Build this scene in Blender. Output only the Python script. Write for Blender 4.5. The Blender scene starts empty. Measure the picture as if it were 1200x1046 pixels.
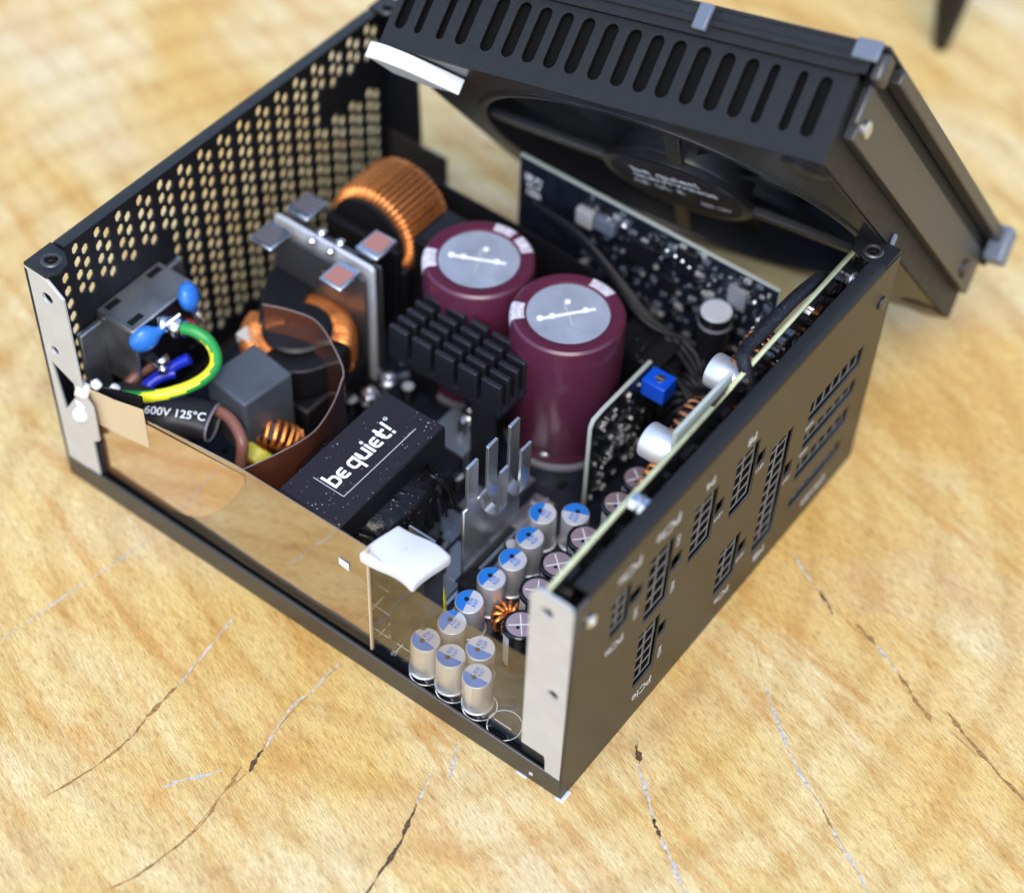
import bpy, bmesh, math, random
from mathutils import Vector, Matrix, Euler
R = math.radians
MM = 0.001
random.seed(11)
scene = bpy.context.scene
col = scene.collection

# ------------------------------------------------------------------ camera, sky, sun, exposure
CP = Vector((-217.40, -131.24, 438.286))
CR = Euler((0.70653488, -0.02935018, -0.92673497), 'XYZ')
cd = bpy.data.cameras.new('camera')
cam = bpy.data.objects.new('camera', cd); col.objects.link(cam)
cam.location = CP * MM; cam.rotation_euler = CR
cd.sensor_width = 36; cd.sensor_fit = 'HORIZONTAL'; cd.lens = 2226.74 * 36 / 1200
cd.clip_start = 0.02; cd.clip_end = 50
cd.dof.use_dof = True; cd.dof.focus_distance = 0.504; cd.dof.aperture_fstop = 5.2; cd.dof.aperture_blades = 0
scene.camera = cam

SUN_EL, SUN_AZ = 55, 238            # azimuth measured from +Y towards +X
w = bpy.data.worlds.new('World'); scene.world = w; w.use_nodes = True
nt = w.node_tree
sky = nt.nodes.new('ShaderNodeTexSky'); sky.sky_type = 'NISHITA'; sky.sun_disc = False
sky.sun_elevation = R(SUN_EL); sky.sun_rotation = R(SUN_AZ)
sky.air_density = 1.0; sky.dust_density = 1.6; sky.ozone_density = 1.0; sky.altitude = 200
bg = nt.nodes['Background']; bg.inputs[1].default_value = 0.15
nt.links.new(sky.outputs[0], bg.inputs[0])
sl = bpy.data.lights.new('sun', 'SUN'); sl.energy = 0.7; sl.angle = R(40); sl.color = (1.0, 0.93, 0.82)
sun = bpy.data.objects.new('sun', sl); col.objects.link(sun)
sd = Vector((math.sin(R(SUN_AZ)) * math.cos(R(SUN_EL)), math.cos(R(SUN_AZ)) * math.cos(R(SUN_EL)), math.sin(R(SUN_EL))))
sun.rotation_euler = sd.to_track_quat('Z', 'Y').to_euler()
scene.view_settings.view_transform = 'Standard'; scene.view_settings.look = 'None'
scene.view_settings.exposure = 1.50; scene.view_settings.gamma = 1
scene.cycles.max_bounces = 8; scene.cycles.transparent_max_bounces = 16
scene.cycles.caustics_reflective = False; scene.cycles.caustics_refractive = False
scene.cycles.sample_clamp_indirect = 6

# ------------------------------------------------------------------ helpers
def at(px, py, z, axis=2):
    """point of the place (mm) seen at a pixel of the photograph on the plane axis = z"""
    d = CR.to_matrix() @ Vector(((px - 600) / 2226.74, -(py - 523) / 2226.74, -1))
    return CP + d * ((z - CP[axis]) / d[axis])

class MB:
    def __init__(s): s.v = []; s.f = []; s.m = []; s.T = Matrix(); s.mi = 0
    def add(s, vs, fs):
        b = len(s.v); s.v += [tuple(s.T @ Vector(p)) for p in vs]
        s.f += [tuple(b + i for i in f) for f in fs]; s.m += [s.mi] * len(fs)
    def box(s, x0, x1, y0, y1, z0, z1):
        s.add([(x0,y0,z0),(x1,y0,z0),(x1,y1,z0),(x0,y1,z0),(x0,y0,z1),(x1,y0,z1),(x1,y1,z1),(x0,y1,z1)],
              [(0,3,2,1),(4,5,6,7),(0,1,5,4),(1,2,6,5),(2,3,7,6),(3,0,4,7)]); return s
    def prism(s, pts, z0, z1):
        n = len(pts)
        a = sum(pts[i][0]*pts[(i+1)%n][1]-pts[(i+1)%n][0]*pts[i][1] for i in range(n))
        if a < 0: pts = pts[::-1]
        s.add([(x,y,z0) for x,y in pts]+[(x,y,z1) for x,y in pts],
              [tuple(range(n))[::-1], tuple(range(n,2*n))]+[(i,(i+1)%n,n+(i+1)%n,n+i) for i in range(n)]); return s
    def lathe(s, prof, n=32, c=(0,0,0)):
        vs=[]; fs=[]; k=len(prof)
        for i in range(n):
            a=2*math.pi*i/n
            for r,z in prof: vs.append((c[0]+r*math.cos(a), c[1]+r*math.sin(a), c[2]+z))
        for i in range(n):
            j=(i+1)%n
            for q in range(k-1): fs.append((i*k+q, j*k+q, j*k+q+1, i*k+q+1))
        closed_=prof[0]==prof[-1]
        if prof[0][0]>1e-6 and not closed_: fs.append(tuple(i*k for i in range(n))[::-1])
        if prof[-1][0]>1e-6 and not closed_: fs.append(tuple(i*k+k-1 for i in range(n)))
        s.add(vs,fs); return s
    def cyl(s, c, r, h, n=20): return s.lathe([(r,0),(r,h)], n, c)
    def tube(s, path, r, n=8, closed=False, rad=None, stripe=None):
        P=[Vector(p) for p in path]; k=len(P); vs=[]; nrm=None; rings=[]
        for i in range(k):
            t=(P[(i+1)%k]-P[i-1]) if closed else (P[min(i+1,k-1)]-P[max(i-1,0)])
            t.normalize()
            if nrm is None:
                nrm = t.orthogonal().normalized()
            nrm = (nrm - t*nrm.dot(t)).normalized(); b=t.cross(nrm)
            rr = rad[i] if rad else r
            for q in range(n):
                a=2*math.pi*q/n; vs.append(P[i]+(nrm*math.cos(a)+b*math.sin(a))*rr)
        m0=s.mi
        for i in range(k if closed else k-1):
            for q in range(n):
                j=(i+1)%k
                if stripe: s.mi = 1 if ((q + i*stripe[1]) % n) < stripe[0]*n else 0
                s.fadd=None
                rings.append(((i*n+q, i*n+(q+1)%n, j*n+(q+1)%n, j*n+q), s.mi))
        s.mi=m0
        b0=len(s.v); s.v += [tuple(s.T @ p) for p in vs]
        for f,mi in rings: s.f.append(tuple(b0+x for x in f)); s.m.append(mi)
        if not closed:
            s.f.append(tuple(b0+q for q in range(n))[::-1]); s.m.append(0)
            s.f.append(tuple(b0+(k-1)*n+q for q in range(n))); s.m.append(0)
        return s
    def sheet(s, path, z0, z1, t):
        """upright sheet following a plan path; z0/z1 numbers or lists"""
        k=len(path); vs=[]; fs=[]
        for i in range(k):
            a=Vector(path[max(i-1,0)]); b=Vector(path[min(i+1,k-1)]); d=(b-a).normalized(); n=Vector((-d.y,d.x))*t/2
            p=Vector(path[i]); lo=z0[i] if isinstance(z0,(list,tuple)) else z0; hi=z1[i] if isinstance(z1,(list,tuple)) else z1
            for q,z in ((p+n,lo),(p-n,lo),(p-n,hi),(p+n,hi)): vs.append((q.x,q.y,z))
        for i in range(k-1):
            for q in range(4):
                r=(q+1)%4; fs.append((i*4+q, i*4+r, i*4+4+r, i*4+4+q))
        fs.append((3,2,1,0)); e=(k-1)*4; fs.append((e,e+1,e+2,e+3))
        s.add(vs,fs); return s
    def build(s, name, mats, parent=None, loc=(0,0,0), bevel=0, smooth=35, seg=2):
        me=bpy.data.meshes.new(name)
        me.from_pydata([(x*MM,y*MM,z*MM) for x,y,z in s.v],[],s.f)
        if not isinstance(mats,(list,tuple)): mats=[mats]
        for m in mats: me.materials.append(m)
        if max(s.m or [0])>0: me.polygons.foreach_set('material_index', s.m)
        bm=bmesh.new(); bm.from_mesh(me); bmesh.ops.recalc_face_normals(bm, faces=bm.faces); bm.to_mesh(me); bm.free()
        me.shade_smooth(); me.set_sharp_from_angle(angle=R(smooth))
        return link(name, me, parent, loc, bevel, seg)

def link(name, me, parent=None, loc=(0,0,0), bevel=0, seg=2):
    o=bpy.data.objects.new(name, me); col.objects.link(o)
    o.location=Vector(loc)*MM
    if parent: o.parent=parent
    if bevel:
        b=o.modifiers.new('bevel','BEVEL'); b.width=bevel*MM; b.segments=seg; b.limit_method='ANGLE'; b.angle_limit=R(40)
    return o

def tag(o, label, cat, group=None, kind=None):
    if label: o['label']=label
    if cat: o['category']=cat
    if group: o['group']=group
    if kind: o['kind']=kind
    return o
def thing(name, label, cat, loc=(0,0,0), rz=0, group=None):
    o=bpy.data.objects.new(name,None); col.objects.link(o); o.empty_display_size=.005
    o.location=Vector(loc)*MM; o.rotation_euler=(0,0,rz)
    return tag(o,label,cat,group)
def copy_tree(o, parent=None):
    c=o.copy(); col.objects.link(c); c.parent=parent
    for ch in list(o.children): copy_tree(ch,c)
    return c
def flat(name, outline, holes, t, T, mat, parent, bevel=0, loc=(0,0,0)):
    """plate with holes: outline and holes are 2D loops (mm), thickness t, T places it"""
    cu=bpy.data.curves.new('tmp','CURVE'); cu.dimensions='2D'; cu.fill_mode='BOTH'; cu.extrude=t/2
    for lp in [outline]+holes:
        sp=cu.splines.new('POLY'); sp.points.add(len(lp)-1); sp.use_cyclic_u=True
        for p,q in zip(sp.points,lp): p.co=(q[0],q[1],0,1)
    ob=bpy.data.objects.new('tmp',cu); me=bpy.data.meshes.new_from_object(ob)
    bpy.data.objects.remove(ob); bpy.data.curves.remove(cu)
    me.transform(Matrix.Scale(MM,4) @ T); me.name=name
    bm=bmesh.new(); bm.from_mesh(me); bmesh.ops.remove_doubles(bm,verts=bm.verts,dist=1e-7); bmesh.ops.recalc_face_normals(bm,faces=bm.faces); bm.to_mesh(me); bm.free()
    me.materials.clear(); me.materials.append(mat)
    return link(name, me, parent, loc, bevel)
def text(name, s, size, T, mat, parent, align='CENTER', t=.04, bold=0, shear=0):
    cu=bpy.data.curves.new('tmp','FONT'); cu.body=s; cu.size=size; cu.align_x=align; cu.align_y='CENTER'; cu.extrude=t/2; cu.offset=bold; cu.shear=shear
    cu.resolution_u=4
    ob=bpy.data.objects.new('tmp',cu); me=bpy.data.meshes.new_from_object(ob)
    bpy.data.objects.remove(ob); bpy.data.curves.remove(cu)
    me.transform(Matrix.Scale(MM,4) @ T); me.name=name; me.materials.clear(); me.materials.append(mat)
    return link(name, me, parent)
def frame(o, x, y, z=None):
    x=Vector(x).normalized(); y=Vector(y); y=(y-x*y.dot(x)).normalized(); z=x.cross(y)
    return Matrix(((x.x,y.x,z.x,o[0]),(x.y,y.y,z.y,o[1]),(x.z,y.z,z.z,o[2]),(0,0,0,1)))
def rect(x0,x1,y0,y1): return [(x0,y0),(x1,y0),(x1,y1),(x0,y1)]
def circ(cx,cy,r,n=20): return [(cx+r*math.cos(2*math.pi*i/n), cy+r*math.sin(2*math.pi*i/n)) for i in range(n)]
def slot(x,y0,y1,wd,n=6):
    r=wd/2; p=[]
    for i in range(n+1): a=math.pi*i/n; p.append((x+r*math.cos(a), y1-r+r*math.sin(a)))
    for i in range(n+1): a=math.pi+math.pi*i/n; p.append((x+r*math.cos(a), y0+r+r*math.sin(a)))
    return p
def smooth_path(pts, k=6):
    P=[Vector(p) for p in pts]; out=[]
    for i in range(len(P)-1):
        a=P[max(i-1,0)]; b=P[i]; c=P[i+1]; d=P[min(i+2,len(P)-1)]
        for q in range(k):
            t=q/k; out.append(.5*((2*b)+(c-a)*t+(2*a-5*b+4*c-d)*t*t+(3*b-a-3*c+d)*t**3))
    out.append(P[-1]); return out

# ------------------------------------------------------------------ materials
def M(name, c, rough=.5, metal=0, spec=.5, bump=None, var=None, rvar=None, coat=0, speck=None, aniso=None, ior=None):
    m=bpy.data.materials.new(name); m.use_nodes=True; n=m.node_tree.nodes; l=m.node_tree.links
    p=n['Principled BSDF']; p.inputs['Base Color'].default_value=(*c,1); p.inputs['Roughness'].default_value=rough
    p.inputs['Metallic'].default_value=metal; p.inputs['Specular IOR Level'].default_value=spec; p.inputs['Coat Weight'].default_value=coat
    p.inputs['Coat Roughness'].default_value=.08
    if ior: p.inputs['IOR'].default_value=ior
    tc=n.new('ShaderNodeTexCoord')
    def noise(s,det=3,vec=None):
        x=n.new('ShaderNodeTexNoise'); x.inputs['Scale'].default_value=s; x.inputs['Detail'].default_value=det
        l.new(vec or tc.outputs['Object'], x.inputs['Vector']); return x
    cout=None
    if var:
        x=noise(var[0],4); r=n.new('ShaderNodeValToRGB'); l.new(x.outputs['Fac'],r.inputs[0])
        r.color_ramp.elements[0].position=.3; r.color_ramp.elements[1].position=.7
        r.color_ramp.elements[0].color=tuple(v*(1-var[1]) for v in c)+(1,); r.color_ramp.elements[1].color=tuple(min(1,v*(1+var[1])) for v in c)+(1,)
        cout=r.outputs[0]
    if speck:   # dust: scale, threshold, colour
        x=n.new('ShaderNodeTexVoronoi'); x.inputs['Scale'].default_value=speck[0]; l.new(tc.outputs['Object'],x.inputs['Vector'])
        g=noise(speck[0]*.23,2)
        ad=n.new('ShaderNodeMath'); ad.operation='MULTIPLY_ADD'; l.new(g.outputs['Fac'],ad.inputs[0]); ad.inputs[1].default_value=-.35; l.new(x.outputs['Distance'],ad.inputs[2])
        lt=n.new('ShaderNodeMath'); lt.operation='LESS_THAN'; l.new(ad.outputs[0],lt.inputs[0]); lt.inputs[1].default_value=speck[1]
        mx=n.new('ShaderNodeMix'); mx.data_type='RGBA'; l.new(lt.outputs[0],mx.inputs[0])
        if cout: l.new(cout,mx.inputs[6])
        else: mx.inputs[6].default_value=(*c,1)
        mx.inputs[7].default_value=(*speck[2],1); cout=mx.outputs[2]
    if cout: l.new(cout,p.inputs['Base Color'])
    if rvar:
        x=noise(rvar[0],4); mr=n.new('ShaderNodeMapRange'); l.new(x.outputs['Fac'],mr.inputs[0])
        mr.inputs[1].default_value=.3; mr.inputs[2].default_value=.7; mr.inputs[3].default_value=max(0,rough-rvar[1]); mr.inputs[4].default_value=rough+rvar[1]
        l.new(mr.outputs[0],p.inputs['Roughness'])
    if bump:
        x=noise(bump[0],bump[2] if len(bump)>2 else 3); b=n.new('ShaderNodeBump'); b.inputs['Strength'].default_value=bump[1]; b.inputs['Distance'].default_value=.0004
        l.new(x.outputs['Fac'],b.inputs['Height']); l.new(b.outputs[0],p.inputs['Normal'])
    return m
def film_mat(name, tint, refl, milk=None, milkc=(.6,.5,.4)):
    m=bpy.data.materials.new(name); m.use_nodes=True; n=m.node_tree.nodes; l=m.node_tree.links
    n.remove(n['Principled BSDF']); out=n['Material Output']
    t=n.new('ShaderNodeBsdfTransparent'); t.inputs[0].default_value=(*tint,1)
    g=n.new('ShaderNodeBsdfGlossy'); g.inputs['Roughness'].default_value=.04; g.inputs[0].default_value=(1,1,1,1)
    tc=n.new('ShaderNodeTexCoord'); nz=n.new('ShaderNodeTexNoise'); nz.inputs['Scale'].default_value=45; nz.inputs['Detail'].default_value=2; l.new(tc.outputs['Object'],nz.inputs[0])
    b=n.new('ShaderNodeBump'); b.inputs['Strength'].default_value=.25; b.inputs['Distance'].default_value=.0012; l.new(nz.outputs[0],b.inputs['Height']); l.new(b.outputs[0],g.inputs['Normal'])
    lw0=n.new('ShaderNodeLayerWeight'); lw0.inputs[0].default_value=.5
    lw=n.new('ShaderNodeMath'); lw.operation='POWER'; l.new(lw0.outputs['Facing'],lw.inputs[0]); lw.inputs[1].default_value=4.0
    mr=n.new('ShaderNodeMath'); mr.operation='MULTIPLY_ADD'; mr.use_clamp=True; l.new(lw.outputs[0],mr.inputs[0]); mr.inputs[1].default_value=refl[0]; mr.inputs[2].default_value=refl[1]
    a=n.new('ShaderNodeMixShader'); l.new(mr.outputs[0],a.inputs[0])
    src=t.outputs[0]
    if milk:
        d=n.new('ShaderNodeBsdfDiffuse'); d.inputs[0].default_value=(*milkc,1); k=n.new('ShaderNodeMixShader'); k.inputs[0].default_value=milk
        l.new(t.outputs[0],k.inputs[1]); l.new(d.outputs[0],k.inputs[2]); src=k.outputs[0]
    l.new(src,a.inputs[1]); l.new(g.outputs[0],a.inputs[2]); l.new(a.outputs[0],out.inputs[0])
    return m

BLACKP = M('black powder coat',(.0055,.0055,.007),.40,spec=.34,bump=(4200,.7,2),rvar=(300,.05))
BLACKS = M('satin black steel',(.022,.020,.018),.35,spec=.8,bump=(3500,.12,2))
ZINC   = M('bare zinc steel',(.50,.50,.49),.48,metal=.35,bump=(900,.08),rvar=(160,.08),var=(120,.06))
STEEL  = M('bright tinplate',(.66,.66,.66),.28,metal=1,bump=(260,.15),rvar=(140,.1))
DULLST = M('dull tinned shield',(.42,.42,.42),.35,metal=.9,bump=(150,.4),var=(90,.25),rvar=(90,.12))
ALU    = M('brushed aluminium can',(.74,.75,.78),.42,metal=.7,rvar=(400,.05),bump=(1500,.05))
ALUTOP = M('pale aluminium lid',(.66,.68,.72),.42,metal=.35,bump=(700,.06))
WHITE  = M('white print',(.82,.83,.85),.5)
GREYP  = M('grey print',(.42,.42,.43),.5)
BLACKPL= M('black plastic',(.008,.008,.010),.42,spec=.3,bump=(900,.08))
FANPL  = M('black fan plastic',(.012,.012,.014),.30,spec=.55,bump=(1500,.05))
BLACKAN= M('black anodised aluminium',(.016,.017,.021),.38,metal=.2,bump=(2600,.15),rvar=(500,.06))
TAPE   = M('glossy black tape',(.006,.006,.007),.24,spec=.28,bump=(420,.9,5),speck=(900,-.09,(.35,.34,.32)))
LABEL  = M('black label paper',(.016,.012,.016),.5,spec=.22,bump=(1800,.05),speck=(760,-.085,(.42,.40,.40)))
BURG   = M('burgundy shrink sleeve',(.080,.015,.036),.30,coat=.2,rvar=(120,.06),bump=(120,.16))
DISC   = M('capacitor vent disc',(.40,.45,.54),.34,metal=.4,bump=(180,.10),var=(110,.18))
PINKT  = M('rosy aluminium lid',(.60,.42,.40),.38,metal=.7,bump=(800,.06),var=(260,.1))
SLEEVE = M('black glossy sleeve',(.008,.008,.010),.12)
BLUEM  = M('blue ink',(.012,.17,.60),.4)
BLUEPL = M('blue plastic',(.004,.07,.55),.33,bump=(600,.04))
BLUEEP = M('blue epoxy',(.03,.17,.58),.22)
COPPER = M('enamelled copper',(.85,.29,.075),.28,metal=.8,rvar=(300,.06),var=(500,.08))
COPDK  = M('dark enamelled copper',(.42,.17,.075),.3,metal=.9,var=(200,.2))
PCB    = M('dark navy solder mask',(.008,.010,.017),.32,bump=(420,.10),var=(260,.5))
PCBBLK = M('black solder mask',(.010,.012,.014),.30,var=(300,.4))
FR4    = M('board edge fibreglass',(.52,.56,.34),.55,var=(300,.12))
FR4W   = M('pale board edge',(.36,.40,.36),.5)
SOLDER = M('solder',(.78,.78,.78),.18,metal=1,bump=(700,.5))
CHIPW  = M('ceramic chips',(.34,.34,.34),.35)
XCAPM  = M('grey box resin',(.060,.070,.082),.42,bump=(900,.12),var=(80,.2))
GREENW = M('green insulation',(.02,.27,.05),.32)
YELLOWW= M('yellow insulation',(.78,.72,.02),.32)
BLUEW  = M('blue insulation',(.012,.03,.50),.3)
BROWNW = M('brown insulation',(.22,.095,.07),.35)
SHRINK = M('black heat shrink',(.017,.017,.020),.40,bump=(260,.35))
FOAM   = M('white silicone pad',(.56,.57,.585),.5,bump=(420,.12),var=(60,.03))
GREYEDGE=M('grey sleeve edge',(.20,.20,.22),.4)
MESHSL = M('braided black sleeve',(.008,.008,.013),.5,spec=.3,bump=(1900,.9,1),speck=(1700,-.02,(.12,.12,.16)))
TAPEBR = M('beige adhesive tape',(.50,.39,.25),.35,var=(60,.06))
YELLOWC= M('yellow core',(.60,.55,.05),.4)
BLUISHG= M('blue grey plastic and sky tint',(.11,.13,.165),.35)
FILM1  = film_mat('amber insulating film',(.82,.70,.52),(1.3,.30),.12,(.50,.38,.24))
FILM2  = film_mat('clear insulating film',(.93,.92,.90),(.9,.035))
FILM1_REFL = film_mat('painted wood reflection',(.85,.62,.38),(1.2,.36),.22,(.75,.36,.11))  # orange of the wood's reflection, put into the colour
FILM3  = film_mat('brown film with painted copper reflection',(.50,.30,.22),(1.6,.12),.5,(.20,.070,.040))  # reddish brown milk paints the copper reflected in the film
CREAM=M('tan lacquer',(.40,.29,.17),.35)
CRACKD = M('dark crack fill',(.075,.040,.016),.8,var=(900,.6))
CRACKB = M('brown crack fill',(.27,.15,.045),.85,var=(1100,.55))
CRACKW = M('pale crack filler',(.44,.40,.34),.85,var=(900,.40))

# wood: end grain of a sanded trunk slice
def wood():
    m=bpy.data.materials.new('sanded end grain wood'); m.use_nodes=True; n=m.node_tree.nodes; l=m.node_tree.links
    p=n['Principled BSDF']; p.inputs['Roughness'].default_value=.55; p.inputs['Specular IOR Level'].default_value=.35
    tc=n.new('ShaderNodeTexCoord')
    def mp(rot,sc,loc=(0,0,0)):
        x=n.new('ShaderNodeMapping'); x.vector_type='TEXTURE'; x.inputs['Rotation'].default_value=(0,0,rot); x.inputs['Scale'].default_value=sc; x.inputs['Location'].default_value=loc
        l.new(tc.outputs['Object'],x.inputs[0]); return x
    def nz(vec,s,d=4,r=.55,dist=0):
        x=n.new('ShaderNodeTexNoise'); x.inputs['Scale'].default_value=s; x.inputs['Detail'].default_value=d; x.inputs['Roughness'].default_value=r; x.inputs['Distortion'].default_value=dist
        l.new(vec.outputs[0],x.inputs[0]); return x
    def ramp(src,st):
        r=n.new('ShaderNodeValToRGB'); e=r.color_ramp.elements
        while len(e)<len(st): e.new(.5)
        for q,(pos,c) in zip(e,st): q.position=pos; q.color=(*c,1)
        l.new(src,r.inputs[0]); return r
    def mix(mode,f,a,b):
        x=n.new('ShaderNodeMix'); x.data_type='RGBA'; x.blend_type=mode
        if isinstance(f,float): x.inputs[0].default_value=f
        else: l.new(f,x.inputs[0])
        for i,s in ((6,a),(7,b)):
            if isinstance(s,tuple): x.inputs[i].default_value=(*s,1)
            else: l.new(s,x.inputs[i])
        return x.outputs[2]
    o0=mp(0,(1,1,1)); g=mp(R(GR),(1,7,1)); gf=mp(R(GR),(1,9,1)); g3=mp(R(GR+4),(1,6.5,1),(.07,.02,0)); g2=mp(R(GR+12),(1,2.4,1),(.3,.1,0))
    big=nz(g2,17,5,.6,.7)
    base=ramp(big.outputs[0],[(.27,(.56,.33,.085)),(.40,(.61,.43,.145)),(.50,(.64,.49,.21)),(.62,(.66,.54,.29)),(.78,(.65,.56,.36))])
    mid=nz(g,190,6,.68,.5); midr=ramp(mid.outputs[0],[(.30,(.74,.58,.36)),(.46,(.96,.93,.88)),(.58,(1,1,1)),(.74,(1.07,1.09,1.13))])
    c=mix('MULTIPLY',.9,base.outputs[0],midr.outputs[0])
    # orange flame streaks
    st=nz(g3,120,7,.70,.8); sr=ramp(st.outputs[0],[(.50,(0,0,0)),(.62,(1,1,1))])
    mk=n.new('ShaderNodeMath'); mk.operation='MULTIPLY'; mk.inputs[1].default_value=.78; l.new(sr.outputs[0],mk.inputs[0])
    c=mix('MIX',mk.outputs[0],c,(.53,.30,.085))
    # fibres and pores of the sanded end grain
    f=nz(gf,2600,3,.75); fr=ramp(f.outputs[0],[(.36,(.60,.50,.40)),(.47,(.94,.92,.89)),(.56,(1.03,1.03,1.03)),(.68,(1.26,1.28,1.32))])
    c=mix('MULTIPLY',.85,c,fr.outputs[0])
    gr=nz(o0,3300,2,.7); gg=ramp(gr.outputs[0],[(.37,(.62,.56,.50)),(.48,(.98,.98,.98)),(.62,(1.20,1.22,1.24))])
    c=mix('MULTIPLY',.5,c,gg.outputs[0])
    fs=nz(gf,420,4,.65); fs2=ramp(fs.outputs[0],[(.30,(.74,.62,.47)),(.48,(1,1,1)),(.7,(1.05,1.06,1.07))])
    c=mix('MULTIPLY',.5,c,fs2.outputs[0])
    # broad greyish cream and orange areas
    ar=nz(mp(R(30),(1,1.5,1),(.21,.34,0)),9,4,.6,.5); a2=ramp(ar.outputs[0],[(.50,(0,0,0)),(.68,(.5,.5,.5))])
    c=mix('MIX',a2.outputs[0],c,mix('MULTIPLY',1.0,fr.outputs[0],(.60,.52,.37)))
    ao=nz(mp(R(-40),(1,1.8,1),(.6,.1,0)),11,4,.6,.7); a3=ramp(ao.outputs[0],[(.56,(0,0,0)),(.70,(.6,.6,.6))])
    c=mix('MIX',a3.outputs[0],c,mix('MULTIPLY',1.0,fr.outputs[0],(.57,.345,.09)))
    # growth rings round the pith under the case
    wv=n.new('ShaderNodeTexWave'); wv.wave_type='RINGS'; wv.rings_direction='Z'; wv.inputs['Scale'].default_value=17; wv.inputs['Distortion'].default_value=2.6; wv.inputs['Detail'].default_value=3; wv.inputs['Detail Scale'].default_value=1.4
    ctr=mp(0,(1,1,1),(.055,.085,0)); l.new(ctr.outputs[0],wv.inputs[0])
    wr=ramp(wv.outputs['Fac'],[(.0,(.78,.66,.48)),(.5,(1,1,1))]); c=mix('MULTIPLY',.42,c,wr.outputs[0])
    # grey weather stains
    sn=nz(o0,28,4,.6); s2=ramp(sn.outputs[0],[(.66,(0,0,0)),(.80,(1,1,1))])
    mk2=n.new('ShaderNodeMath'); mk2.operation='MULTIPLY'; mk2.inputs[1].default_value=.22; l.new(s2.outputs[0],mk2.inputs[0])
    c=mix('MIX',mk2.outputs[0],c,(.30,.245,.225))
    sn3=nz(g,170,3,.6); s3=ramp(sn3.outputs[0],[(.70,(0,0,0)),(.78,(1,1,1))])
    mk3=n.new('ShaderNodeMath'); mk3.operation='MULTIPLY'; mk3.inputs[1].default_value=.45; l.new(s3.outputs[0],mk3.inputs[0])
    c=mix('MIX',mk3.outputs[0],c,(.42,.21,.06))
    l.new(c,p.inputs['Base Color'])
    b=n.new('ShaderNodeBump'); b.inputs['Strength'].default_value=.14; b.inputs['Distance'].default_value=.0005; l.new(f.outputs[0],b.inputs['Height'])
    b2=n.new('ShaderNodeBump'); b2.inputs['Strength'].default_value=.3; b2.inputs['Distance'].default_value=.0005; l.new(gr.outputs[0],b2.inputs['Height']); l.new(b.outputs[0],b2.inputs['Normal'])
    l.new(b2.outputs[0],p.inputs['Normal'])
    return m
GR = -20
WOOD = wood()

# ------------------------------------------------------------------ the wooden top
b=MB(); prof=[]
N=96; vs=[(75,90,0)]; 
for rr in (120,260,420,700,1100):
    for i in range(N):
        a=2*math.pi*i/N; q=rr*(1+(.03*math.sin(3*a+1)+.02*math.sin(7*a)) * (rr>1000)); vs.append((75+q*math.cos(a),90+q*math.sin(a),0))
fs=[(0,1+i,1+(i+1)%N) for i in range(N)]
for k in range(4):
    for i in range(N):
        j=(i+1)%N; fs.append((1+k*N+i,1+(k+1)*N+i,1+(k+1)*N+j,1+k*N+j))
e=1+4*N
vs+=[(x,y,-90) for x,y,z in vs[e:e+N]]
for i in range(N):
    j=(i+1)%N; fs.append((e+i,e+N+i,e+N+j,e+j))
fs.append(tuple(range(e+N,e+2*N)))
b.add(vs,fs); table=b.build('wooden_table_top',WOOD,smooth=30); table['kind']='structure'
def crack(px, wd, mat, lab=None, seed=0, z=.05, name='wood_crack'):
    rnd=random.Random(seed); pts=[at(x,y,0) for x,y in px]; P=smooth_path(pts,14); vs=[]; fs=[]; K=len(P); ph=[rnd.uniform(0,6) for _ in range(4)]
    for i,p in enumerate(P):
        d=(P[min(i+1,K-1)]-P[max(i-1,0)]).normalized(); n=Vector((-d.y,d.x,0))
        taper=min(1,.12+i/9,.12+(K-1-i)/9); h=wd*.40*taper*(.75+.35*math.sin(i*.31+ph[0])+.22*math.sin(i*.83+ph[1])+.35*(rnd.random()-.5))
        off=n*(.14*math.sin(i*.19+ph[2])+.10*math.sin(i*.55+ph[3])+.12*(rnd.random()-.5))
        vs+=[p+off+n*h+Vector((0,0,z)),p+off-n*h+Vector((0,0,z))]
    fs=[(2*i,2*i+1,2*i+3,2*i+2) for i in range(K-1)]
    m=MB(); m.add(vs,fs); o=m.build(name,mat,table)
    if lab: o['label']=lab
    return o
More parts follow.
